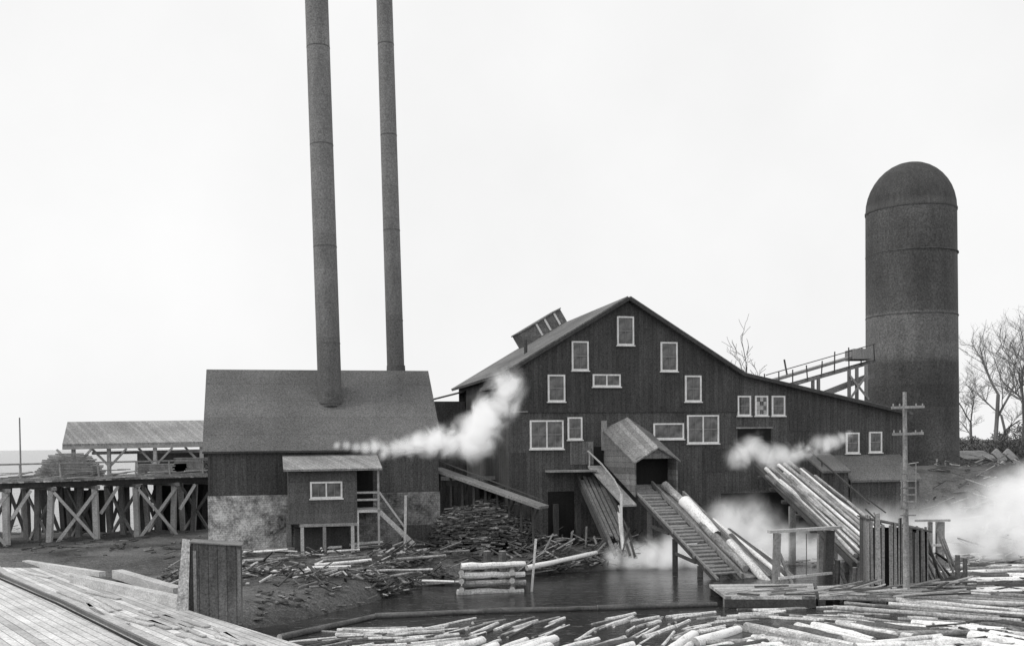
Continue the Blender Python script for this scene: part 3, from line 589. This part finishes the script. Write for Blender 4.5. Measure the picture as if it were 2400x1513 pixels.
for px,py,h in((1960,1372,.9),(2000,1380,.7),(2245,1372,1.1),(2262,1360,.8),(1985,1330,1.5)):
    c=G(px,py,-.6); mb=MB(); mb.cyl((c.x,c.y,-1.6),(c.x+U(-.1,.1),c.y,-.4+h),.12,.1,8,0,1,3,.02); make("mooring_post",mb,[LOGD,LOGE],label="short weathered post standing in the pond",category="post",group="posts at the pond edge")
sk=root("slab_shack",G(2110,1375,-.4),"small shack of rough upright slab boards on the pier","shack")
p=G(2042,1374,-.4); SM=frame(p.x,p.y,math.radians(-8)); zt=W(2040,1212,p.y).z; wd=(G(2172,1374,-.4)-p).length
mb=MB(SM)
x=0
while x<wd-.05:
    w=U(.08,.17); t=U(-.05,.05); z1=zt+.12*(1-x/wd)+U(-.28,.12)-.45*(x/wd); y=U(-.07,0); x2=min(x+w,wd); z0=-.39+U(0,.12)
    if abs(x-wd*.25)>.12: mb.prism([(x,y,z0),(x2,y,z0),(x2+t,y,z1+U(-.06,.06)),(x+t,y,z1)],(0,.05,0))
    x+=w+U(.0,.045)
y=.1
while y<1.9:
    w=U(.15,.24); mb.box(-.05+U(-.04,0),0,y,y+w,-.39,zt+.0+U(-.1,.1)); mb.box(wd,wd+.05,y,y+w,-.39,zt-.5+U(-.1,.1)); y+=w+.02
make("wall",mb,SHACK,sk)
mb=MB(SM); mb.box(.1,wd-.1,.15,1.9,-.38,zt-.55); make("painted_dark_interior",mb,DARK,sk)  # solid dark block, painted shade seen between the wall boards
mb=MB(SM); mb.prism([(-.15,.1,zt-.1),(wd+.2,.1,zt-.62),(wd+.2,.1,zt-.56),(-.15,.1,zt-.04)],(0,2.0,0)); make("roof",mb,WOODD,sk)
for i in range(10):
    p=G(2180+i*8,1372-i*4,-.5); board(p,p+Vector((U(-1.2,-.3),.2,U(.8,2.0))),.14,.05,WOODM if i%3 else WOODD,"leaning_slab","rough slab board leaning against the shack","board","slabs leaning by the shack")
p=G(2124,1384,-.4); zt=W(2121,918,p.y).z
up=root("utility_pole",p,"tall wooden utility pole with two crossarms and climbing steps","utility pole")
mb=MB(); mb.cyl((p.x,p.y,-.4),(p.x-.06,p.y,zt),.13,.075,12,rings=4); make("pole",mb,WOODM,up,smooth=True)
for py,hw in((955,38),(1017,36)):
    z=W(2121,py,p.y).z; w=hw/2400*p.y; mb=MB(); mb.beam((p.x-w,p.y-.17,z),(p.x+w,p.y-.17,z+.03),.09,.10); make("crossarm",mb,WOODM,up)
    for t in(-.9,-.5,.5,.9):
        mb=MB(); mb.cyl((p.x+w*t,p.y-.17,z+.06),(p.x+w*t,p.y-.17,z+.16),.03,.025,8); make("insulator",mb,INSUL,up)
for i in range(7):
    z=W(2121,1110+i*16,p.y).z; mb=MB(); mb.beam((p.x-.3,p.y-.19,z),(p.x+.3,p.y-.19,z),.05,.05); make("step_rung",mb,WOODM,up)
for sg in(-1,1):
    mb=MB(); mb.beam((p.x+.28*sg,p.y-.25,W(0,1210,p.y).z),(p.x+.28*sg,p.y-.25,W(0,1105,p.y).z),.04,.04); make("step_rail",mb,WOODM,up)
p=W(52,1250,75); mb=MB(); mb.cyl((p.x,p.y,-2),(p.x,p.y,W(52,978,75).z),.09,.05,8); make("utility_pole",mb,WOODM,label="thin plain wooden pole behind the trestle",category="utility pole")
# ------------------------------------------------------------ crib
CR=root("log_crib",G(1150,1395,-.8),"stacked log crib standing at the pond edge","crib")
p=G(1072,1392,-.8);q=G(1228,1385,-.8)
for i in range(4):
    z=-.72+i*.36; mb=MB(); mb.cyl((p.x-U(-.2,.3),p.y,z),(q.x+U(-.5,.3),q.y,z+U(-.08,.08)),.15,.12,10,0,1,6,.03,bow=U(-.1,.1)); make("crib_log",mb,[LOGB if i!=1 else LOGM,LOGE],CR)
    if i<3:
        for x in(p.x+.2,q.x-.5):
            mb=MB(); mb.cyl((x,p.y-.5,z+.18),(x+.1,p.y+2.2,z+.18),.12,.11,10,0,1); make("crib_log",mb,[LOGD,LOGE],CR)
for px in(1142,1178):
    c=G(px,1345,-.6); mb=MB(); mb.cyl((c.x,c.y,-1.5),(c.x,c.y,W(px,1290,c.y).z),.2,.18,10,0,1,2,.02); make("mooring_pile",mb,[LOGD,LOGE],label="short dark round pile standing in the mud",category="post",group="mooring piles")
c=G(1243,1385,-.8); board(c+Vector((0,0,-.6)),W(1256,1262,c.y),.1,.1,WOODL,"upright_pole","thin pale pole leaning beside the log crib","pole")
log(W(1235,1330,48),W(1398,1294,50.5),.12,[LOGB,LOGE],"long pale pole resting across the shore mud",None)
# ------------------------------------------------------------ foreground dock
dk=root("dock",G(100,1450,0),"bleached plank dock carrying a rail","dock")
e=[G(-250,1205,.15),G(0,1283,.15),G(200,1345,.15),G(440,1428,.15),G(735,1520,.15),G(1000,1640,.15)]
o_=[G(-1400,1640,.15),G(-1200,1260,.15)]
mb=MB(); mb.prism(e+o_,(0,0,-.3)); make("deck",mb,DECK,dk)
a=G(0,1350,.15);b_=G(350,1513,.15); dv=(b_-a).normalized()
a2=a-dv*14; b2=b_+dv*6; nrm=Vector((-dv.y,dv.x,0))
RP=[a2-nrm*-1.6,a-dv*5-nrm*-.35,a,a.lerp(b_,.5)-nrm*-.12,b_,b2-nrm*-.1]
rl=MB(); rg=MB(); rt_=MB()
for p,q in zip(RP,RP[1:]):
    q=q+(q-p).normalized()*.02
    rl.beam(p+Z*.05,q+Z*.05,.06,.08); rl.beam(p+Z*.105,q+Z*.105,.08,.03)
    rg.beam(p-nrm*.17+Z*.01,q-nrm*.17+Z*.01,.10,.02); rt_.beam(p+nrm*.3+Z*.03,q+nrm*.3+Z*.03,.28,.06)
make("rail",rl,surf("rusty_rail",.13,grain=.3,rough=.5),dk); make("rail_groove_shade",rg,DARK,dk); make("guard_timber",rt_,WOODL,dk)  # groove is a flat dark strip, its shade painted on the deck
for (x0,y0,x1,y1,w,h) in((175,1363,432,1420,.4,.3),(275,1353,420,1398,.42,.34),(60,1322,240,1350,.3,.2)):
    pa=G(x0,y0,.15);pb=G(x1,y1,.15); board(pa+Z*(h/2),pb+Z*(h/2),w,h,WOODL,"squared_timber","heavy pale squared timber lying on the dock edge","timber","squared timbers on the dock")
for i in range(24):
    x0=U(20,620); y0=1300+x0*.33+U(5,60); pa=G(x0,y0,.16); 
    an=math.atan2(dv.y,dv.x)+U(-.15,.15); L=U(1.5,4); board(pa+Z*.03,pa+Vector((math.cos(an)*L,math.sin(an)*L,.03)),U(.12,.25),.045,WOODL,"loose_plank","loose weathered plank lying on the dock","plank","loose planks on the dock")
bx=root("board_hutch",G(495,1445,.0),"tall narrow hutch of weathered boards with leaning side slab","hutch")
p=G(455,1446,-.1); zt=W(455,1268,p.y).z; HM=frame(p.x,p.y,math.radians(12)); wd=(G(562,1436,-.1)-p).length
mb=MB(HM); mb.prism([(0,0,-.4),(wd,0,-.4),(wd,0,zt-.22),(0,0,zt-.05)],(0,.08,0)); make("front_panel",mb,SHACK2,bx)
mb=MB(HM); mb.prism([(-.1,-.08,zt-.04),(wd+.06,-.08,zt-.2),(wd+.06,-.08,zt-.16),(-.1,-.08,zt)],(0,1.2,0)); make("lid",mb,WOODM,bx)
mb=MB(HM); mb.box(wd-.1,wd,.09,1,-.4,zt-.25); make("side_panel",mb,SHACK2,bx)
mb=MB(HM); mb.box(0,wd-.11,1.0,1.08,-.4,zt-.25); make("back_panel",mb,SHACK2,bx)
PALE=surf("pale_slab",.5,big=.6,bigs=1.5,streak=.8,sv=(5,5,.8),grain=.8)
mb=MB(HM); mb.prism([(-.62,-.05,-.4),(-.2,-.05,-.4),(-.08,-.05,zt+.06),(-.32,-.05,zt+.1)],(0,.05,0)); make("leaning_slab",mb,PALE,bx)
mb=MB(HM); mb.prism([(-.19,.2,-.4),(-.03,.2,-.4),(-.01,.2,zt-.05),(-.07,.2,zt-.02)],(0,.05,0)); make("leaning_slab",mb,WOODD,bx)
mb=MB(HM); mb.box(-.18,-.01,.4,.95,-.4,zt-.2); make("gap_shade",mb,DARK,bx)  # dark block painted as the shade in the side gap
for x0,x1 in((.0,.1),(wd-.1,wd)):
    mb=MB(HM); mb.box(x0,x1,-.04,-.003,-.3,zt-.3); make("batten",mb,WOODM,bx)
# ------------------------------------------------------------ boom timbers
pts=[(655,1493),(880,1443),(1130,1432),(1400,1424),(1680,1415)]
for a,b_ in zip(pts,pts[1:]):
    p=G(*a,-.72);q=G(*b_,-.72); log(p,q,.11,[LOGD,LOGE],"dark floating boom timber enclosing the log pond","boom timbers",name="boom_log")
# ------------------------------------------------------------ floating logs
variants=[]
for i in range(18):
    L=U(2.4,5.2); r=U(.12,.20); mb=MB(); mb.cyl((-L/2,0,0),(L/2,0,0),r*1.12,r*.85,10,0,1,6,r*.08,bow=U(-.06,.06))
    me=bpy.data.meshes.new("log"); me.from_pydata(mb.v,[],mb.f); me.materials.append([LOGB,LOGB,LOGM,LOGB,LOGB,LOGB,LOGD][i%7]); me.materials.append(LOGE)
    for p,k in zip(me.polygons,mb.m): p.material_index=k; p.use_smooth=(k==0)
    variants.append((me,L,r))
count=0
def pix(P):
    l=RM.transposed()@(P-CAM); return PP[0]+F*l.x/-l.z, PP[1]-F*l.y/-l.z
BOOM=[(640,1530),(660,1500),(880,1453),(1400,1434),(1680,1426),(1700,1412),(2400,1400)]
placed=[]
def clear(P,d,L,r,tight,bfun):
    samples=[P+d*L*t for t in(-.5,-.25,0,.25,.5)]
    for s in samples:
        x,y=pix(s)
        if y<bfun(x) : return False
    for (Q,dq,Lq,rq) in placed:
        if (Q-P).length>(L+Lq)/2+.3: continue
        for s in samples:
            w=s-Q; al=w.dot(dq)
            if abs(al)<Lq/2 and (w-dq*al).length<(r+rq)*tight: return False
    return True
def try_log(P,an,tight,bfun):
    global count
    me,L,r=random.choice(variants); d=Vector((math.cos(an),math.sin(an),0))
    if not clear(P,d,L,r,tight,bfun): return False
    o=bpy.data.objects.new("log",me); col.objects.link(o); o.location=(P.x,P.y,WZ+.0+U(-.04,.05)); o.rotation_euler=(U(0,6.28),U(-.012,.012),an)
    o["label"]="floating sawlog with weathered bark in the pond"; o["category"]="log"; o["group"]="logs floating in the pond"
    placed.append((P.copy(),d,L,r)); count+=1; return True
def slope(x,y):
    n1=noise.noise(Vector((x*.004,y*.012,7))); n2=noise.noise(Vector((x*.011,y*.02,2)))
    s=lerp_tab(x,[(640,.10),(1050,.10),(1200,.26),(1500,.34),(1650,.15),(1850,-.12),(2000,-.3),(2200,.1),(2400,-.3)])
    k=ss(y,1425,1475)
    return s*k+n1*.25*(k+.15)+n2*.12*(k+.15)
def angle(P,x,y): return math.atan(slope(x,y)*6+ (P.x/P.y if P.y else 0)*.5)+U(-.1,.1)
bf=lambda x: lerp_tab(x,BOOM)
for k in range(16000):
    if count>=235: break
    x=U(640,2450); y=U(1405,1545)
    P=G(x,y,WZ); try_log(Vector((P.x,P.y,0)),angle(P,x,y),.85,lambda q:bf(q)-0)
n_front=count
for k in range(2500):
    if count>=n_front+40: break
    x=U(2215,2450); y=U(1325,1395); P=G(x,y,WZ); try_log(Vector((P.x,P.y,0)),U(-.2,.35),.95,lambda q:1280 if q>2200 else 9999)
mb=MB(); k=0; tries=0
while k<240 and tries<12000:
    tries+=1
    x=U(640,2450); y=U(1410,1560); 
    if y<bf(x)+12: continue
    P=G(x,y,WZ); an=angle(P,x,y)+U(-.15,.15); d=Vector((math.cos(an),math.sin(an),0)); L=U(.8,2.6); r=U(.04,.09)
    if not clear(Vector((P.x,P.y,0)),d,L,r,.8,lambda q:0): continue
    p=Vector((P.x,P.y,WZ+U(-.03,.02))); mb.cyl(p-d*L/2,p+d*L/2,r,r*.8,7,random.choice((0,0,1,2)),3,3,r*.15); k+=1
make("drift_logs",mb,[surf("drift_pale",.6,big=.6,bigs=1,streak=.6,sv=(5,5,5)),surf("drift_grey",.3,big=.8,bigs=1,streak=.7,sv=(5,5,5)),WOODD,LOGE],kind="stuff",label="small drift poles packed between the floating logs")
for i in range(15):
    y0=1376+i*3.6; a=G(1990+U(-40,120),y0-4,-.5);b_=G(2400+U(-90,60),y0+18+U(-10,12),-.6)
    log(a,b_,U(.06,.11),[[LOGB,LOGM,LOGM][i%3],LOGE],"long slender pole floating beside the plank pier","poles beside the pier",name="pole",bow=U(-.2,.2))
# ------------------------------------------------------------ slab pile
mb=MB(); c=G(1128,1302,-.1); 
for i in range(3000):
    th=U(0,6.28); rr=math.sqrt(R()); x=math.cos(th)*rr*2.85; y=math.sin(th)*rr*1.7
    h=2.75*math.sqrt(max(0,1-rr**2.2))*(.92+.2*noise.noise(Vector((x*.9,y,0)))); z=max(.02,h*U(.8,1.02))
    L=U(.3,1.1)*(1-.4*rr); an=U(-.45,.45) if R()<.75 else U(0,3.1)
    dx=Vector((math.cos(an),math.sin(an)*1,U(-.1,.1)-x*.12*(1 if R()<.5 else 0)))*L/2
    p=Vector((c.x+x,c.y+1.6+y,z-.15)); mb.beam(p-dx,p+dx,U(.06,.16),U(.03,.07),random.choice((0,0,0,1,1,1,1,2)),roll=U(-.6,.6))
make("slab_pile",mb,[SLABM,WOODD,surf("slab_edge",.24,grain=.5)],kind="stuff",label="mound of dark sawmill slab wood")
def scraps(name,n,box,mats,lo,hi,label,heap=0):
    mb=MB(); k=0
    while k<n:
        px=U(box[0],box[2]);py=U(box[1],box[3]); P=G(px,py,-.3); z=hgt(P.x,P.y)
        P=G(px,py,z); z=hgt(P.x,P.y)
        if noise.noise(Vector((P.x*.45,P.y*.45,9)))<U(-.35,.25): 
            if R()<.8: k+=.25; continue
        if z<WZ+.05: z=WZ+.03
        L=U(lo,hi)*(U(.4,1)); an=random.gauss(0.1,.7); dx=Vector((math.cos(an),math.sin(an),U(-.14,.2)+(U(-.5,.5) if heap else 0)))*L/2
        hh=heap*R()*max(0,.3+noise.noise(Vector((P.x*.6,P.y*.6,5))))
        p=Vector((P.x,P.y,z+.05+abs(dx.z)+hh)); mb.beam(p-dx,p+dx,U(.04,.14),U(.02,.06),random.randrange(len(mats)),roll=U(-.4,.4)); k+=1
    make(name,mb,mats,kind="stuff",label=label)
scraps("scrap_wood",620,(380,1300,1010,1375),[PM,PLt,WOODD,WOODD,WOODD],.2,1.1,"scattered scraps of waste wood on mud",.4)
scraps("scrap_wood",700,(880,1298,1420,1350),[PM,WOODD,WOODD,WOODD],.3,1.5,"tangled dark slabs and scraps on the shore",.8)
scraps("scrap_wood",120,(600,1375,900,1450),[PM,WOODD],.1,.5,"small wet scraps on the mud flat")
scraps("scrap_wood",420,(1230,1235,1500,1320),[PM,WOODD,PLt,WOODD],.4,2.0,"broken slabs heaped below the mill",1.0)
scraps("scrap_wood",360,(1640,1370,2400,1425),[PM,PLt,WOODD],.3,1.8,"floating slabs and bark beside the pier")
scraps("scrap_wood",320,(1900,1290,2400,1385),[PM,WOODD,PLt],.5,2.2,"driftwood and slabs around the shack",.5)
scraps("scrap_wood",160,(0,1245,480,1300),[PM,WOODD,WOODD],.2,.9,"sparse scraps on the dark yard")
scraps("scrap_wood",260,(2180,1075,2400,1180),[PM,PLt,WOODD,WOODD],.3,1.4,"debris scattered on the bank slope")
for i in range(30):
    px=U(560,1000);py=U(1300,1360);P=G(px,py,-.1); z=hgt(P.x,P.y)+.14; an=U(-.5,.7);L=U(1.0,2.6)
    log(Vector((P.x,P.y,z)),Vector((P.x+math.cos(an)*L,P.y+math.sin(an)*L,z+U(0,.25))),U(.05,.09),[LOGB if i%2 else LOGM,LOGE],"crooked waste slab lying on the muddy shore","waste slabs on the shore",name="waste_slab",n=6,bow=U(-.15,.15))
for i in range(18):
    x=U(1250,1500); P=G(x,U(1265,1305),.0); board(P,P+Vector((U(-.9,.9),U(.3,1),U(.4,1.3))),.12,.05,WOODM if i%2 else WOODD,"leaning_slab","dark slab leaning amid scraps below the mill","board","slabs leaning below the mill")
# ------------------------------------------------------------ trees
def tree(base,Ht,seed,label,spread=.55,dens=1.0,levels=5,tm=0.012):
    random.seed(seed); rt=root("bare_tree",base,label,"tree"); T=MB(); C=MB()
    def br(p,d,L,r,lv):
        k=3; q=p
        for i in range(k):
            d2=(d+Vector((U(-.2,.2),U(-.2,.2),U(-.03,.12)))).normalized(); q2=q+d2*L/k
            (T if lv<2 else C).cyl(q,q2,r*(1-.25*i/k),r*(1-.25*(i+1)/k),6 if lv<2 else 3,cap=False); q=q2; d=d2
            if lv<levels and (lv>0 or i>0):
                for _ in range(2 if R()<dens else 1):
                    a=Vector((U(-1,1),U(-1,1),U(-.2,.7))).normalized(); nd=(d*(1-spread)+a*spread).normalized(); br(q,nd,L*U(.5,.72),max(tm,r*.52),lv+1)
    br(Vector(base),Vector((U(-.05,.05),0,1)),Ht*.42,Ht*.013,0)
    make("trunk",T,BARK,rt); make("crown",C,TWIG,rt)
def gp(px,D,z): 
    p=W(px,1040,D); return Vector((p.x,p.y,z))
tree(gp(1755,84,3.2),12.2,3,"bare leafless tree standing behind the mill roof",.5,.3,4,.022)
tree(gp(2330,92,3),16,5,"tall bare leafless tree on the bank",.5,.45,5,.007)
tree(gp(2385,88,3),14,8,"spreading bare tree on the grassy bank",.55,.5,5,.007)
tree(gp(2280,100,3),10,11,"small bare tree beside the burner tower",.55,.5,5,.007)
tree(gp(2440,96,3),16,14,"spreading bare tree on the grassy bank",.55,.5,5,.007)
tree(gp(2360,104,3),12,21,"small bare tree on the grassy bank",.6,.5,5,.007)
random.seed(99)
mb=MB()
for i in range(14000):
    px=U(2235,2520); D=U(84,104); b0=gp(px,D,3.2); h=2.0+1.5*noise.noise(Vector((px*.03,D*.1,0)))+ (1.8*max(0,(px-2290)/100) if D>96 else 0)
    p=b0+Vector((0,0,U(0,max(.7,h)))); d=Vector((U(-1,1),U(-1,1),U(-.2,1)))*.3; mb.beam(p,p+d,.045,.03,random.choice((0,1,1)))
make("brush",mb,[PM,WOODD],kind="stuff",label="dark leafless brush along the bank")
sh=root("plank_shed",gp(2300,80,3),"low grey plank shed half hidden on the bank","shed")
a=gp(2262,80,3);b_=gp(2330,80,3); mb=MB(); mb.box(a.x,b_.x,80,82,2.6,3.9); make("wall",mb,WOODM,sh); mb=MB(); mb.prism([(a.x-.2,79.8,3.92),(b_.x+.2,79.8,3.92),(b_.x+.2,82.3,4.5),(a.x-.2,82.3,4.5)],(0,0,.1)); make("roof",mb,ROOFL,sh)
for px in(2345,2372):
    c=gp(px,78,3.4); board(c+Vector((-.5,0,1.2)),c+Vector((.3,0,.4)),.3,.5,WOODL,"tilted_crate_panel","pale tilted plank panel resting on the bank","panel","tilted panels on the bank")
for i,px in enumerate((2196,2215,2232,2290,2340,2385)):
    c=gp(px,72,1.5); mb=MB(); mb.cyl((c.x,c.y,1),(c.x,c.y,3.9+U(-.3,.3)),.09,.07,7); make("fence_post",mb,WOODM,label="weathered fence post on the bank slope",category="post",group="fence posts on the bank")
# ------------------------------------------------------------ steam
def steam(pts,label,dens=1.2,nscale=1.0,sub=3,em=.45,amp=1.6,off=.10,jit=.12):
    raw=[(W(x,y,D),w/2400*D) for x,y,D,w in pts]; sp=[]
    if sub:
        for (a,ra),(b,rb) in zip(raw,raw[1:]):
            for k in range(sub):
                t=k/sub; r=ra+(rb-ra)*t; sp.append((a.lerp(b,t)+Vector((U(-1,1),U(-1,1),U(-1,1)))*r*jit,r))
        sp.append(raw[-1])
    else: sp=raw
    c=sum((s[0] for s in sp),Vector())/len(sp)
    mb=MB()
    for P,r in sp:
        n=12; m_=8; vs=[P+Vector((0,0,r))]+[P+Vector((r*math.sin(math.pi*k/m_)*math.cos(2*math.pi*i/n),r*math.sin(math.pi*k/m_)*math.sin(2*math.pi*i/n),r*math.cos(math.pi*k/m_))) for k in range(1,m_) for i in range(n)]+[P-Vector((0,0,r))]
        fs=[(0,1+i,1+(i+1)%n) for i in range(n)]+[(1+k*n+i,1+(k+1)*n+i,1+(k+1)*n+(i+1)%n,1+k*n+(i+1)%n) for k in range(m_-2) for i in range(n)]+[(len(vs)-1,1+(m_-2)*n+(i+1)%n,1+(m_-2)*n+i) for i in range(n)]
        mb.add(vs,fs)
    m=bpy.data.materials.new("steam"); m.use_nodes=True; nt=m.node_tree; nt.nodes.clear()
    out=nt.nodes.new("ShaderNodeOutputMaterial"); pv=nt.nodes.new("ShaderNodeVolumePrincipled"); nt.links.new(pv.outputs[0],out.inputs["Volume"])
    pv.inputs["Color"].default_value=(1,1,1,1); pv.inputs["Anisotropy"].default_value=.0
    tc=nt.nodes.new("ShaderNodeTexCoord").outputs["Object"]
    nn=nt.nodes.new("ShaderNodeTexNoise"); nn.inputs["Scale"].default_value=nscale; nn.inputs["Detail"].default_value=5; nn.inputs["Roughness"].default_value=.62; nn.inputs["Distortion"].default_value=.8; nt.links.new(tc,nn.inputs["Vector"])
    best=None
    for P,r in sp:
        dn_=nt.nodes.new("ShaderNodeVectorMath"); dn_.operation='DISTANCE'; nt.links.new(tc,dn_.inputs[0]); dn_.inputs[1].default_value=P-c
        v=mth(nt,'SUBTRACT',1,mth(nt,'DIVIDE',dn_.outputs["Value"],r))
        best=v if best is None else mth(nt,'MAXIMUM',best,v)
    v=mth(nt,'ADD',mth(nt,'MULTIPLY',best,1.0),mth(nt,'MULTIPLY_ADD',nn.outputs[0],amp,-amp*.5-off))
    v=mth(nt,'MULTIPLY',v,mth(nt,'MINIMUM',mth(nt,'MULTIPLY',mth(nt,'MAXIMUM',best,0),1.6),1))
    v=mth(nt,'MAXIMUM',v,0); v=mth(nt,'MULTIPLY',mth(nt,'POWER',v,1.3),dens)
    nt.links.new(v,pv.inputs["Density"])
    pv.inputs["Emission Color"].default_value=(1,1,1,1); nt.links.new(mth(nt,'MULTIPLY',v,em),pv.inputs["Emission Strength"])  # added glow, stands in for light scattered repeatedly inside the steam
    o=make("steam",mb,m,label=label,kind="stuff",origin=c)
    rm=o.modifiers.new("remesh",'REMESH'); rm.mode='VOXEL'; rm.voxel_size=max(.08,min(r for _,r in sp)*.4)
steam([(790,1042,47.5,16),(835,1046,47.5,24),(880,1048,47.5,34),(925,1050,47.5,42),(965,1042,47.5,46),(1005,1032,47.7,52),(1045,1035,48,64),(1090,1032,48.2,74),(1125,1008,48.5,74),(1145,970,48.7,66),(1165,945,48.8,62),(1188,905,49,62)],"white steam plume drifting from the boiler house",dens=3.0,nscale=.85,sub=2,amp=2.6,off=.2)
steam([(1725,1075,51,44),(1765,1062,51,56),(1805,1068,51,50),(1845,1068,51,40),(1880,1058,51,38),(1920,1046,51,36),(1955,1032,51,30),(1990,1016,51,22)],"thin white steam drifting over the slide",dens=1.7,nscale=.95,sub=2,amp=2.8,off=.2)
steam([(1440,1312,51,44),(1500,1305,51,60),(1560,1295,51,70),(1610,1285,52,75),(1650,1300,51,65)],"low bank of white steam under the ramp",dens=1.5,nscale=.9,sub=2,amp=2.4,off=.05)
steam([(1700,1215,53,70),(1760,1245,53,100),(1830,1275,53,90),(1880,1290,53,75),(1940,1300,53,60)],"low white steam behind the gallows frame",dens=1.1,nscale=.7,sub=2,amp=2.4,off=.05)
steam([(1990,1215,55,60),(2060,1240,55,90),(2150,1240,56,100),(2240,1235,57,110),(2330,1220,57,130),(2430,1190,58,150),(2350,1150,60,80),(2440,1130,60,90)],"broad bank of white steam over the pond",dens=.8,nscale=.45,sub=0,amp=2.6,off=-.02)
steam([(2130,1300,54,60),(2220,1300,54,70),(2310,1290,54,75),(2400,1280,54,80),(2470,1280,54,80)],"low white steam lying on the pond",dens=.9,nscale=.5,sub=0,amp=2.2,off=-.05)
# ------------------------------------------------------------ light
world=bpy.data.worlds.new("World"); scene.world=world; world.use_nodes=True; nt=world.node_tree
bg=nt.nodes["Background"]; sky=nt.nodes.new("ShaderNodeTexSky"); sky.sky_type='NISHITA'; sky.sun_disc=False
el=math.radians(48); az=math.radians(-60)
sky.sun_elevation=el; sky.dust_density=5; sky.air_density=1
bw=nt.nodes.new("ShaderNodeRGBToBW"); nt.links.new(sky.outputs[0],bw.inputs[0])
tcw=nt.nodes.new("ShaderNodeTexCoord"); cn=nz(nt,tcw.outputs["Generated"],3,detail=6)
v=mth(nt,'MINIMUM',bw.outputs[0],9); v=mth(nt,'MULTIPLY_ADD',v,.12,8.2); v=mth(nt,'ADD',v,mth(nt,'MULTIPLY_ADD',cn,1.8,-.9))
nt.links.new(v,bg.inputs[0]); bg.inputs[1].default_value=.11
sd=bpy.data.lights.new("sun",'SUN'); sd.energy=1.5; sd.angle=math.radians(12); sd.color=(1,.985,.96); so=bpy.data.objects.new("sun",sd); col.objects.link(so)
sdir=Vector((math.sin(az)*math.cos(el),-math.cos(az)*math.cos(el)*.6,math.sin(el)))
so.rotation_euler=sdir.to_track_quat('Z','Y').to_euler(); so.location=(0,0,60)
sky.sun_rotation=math.atan2(sdir.x,sdir.y)
scene.view_settings.view_transform='Standard'; scene.view_settings.look='None'; scene.view_settings.exposure=0
print("logs",n_front,count,k)
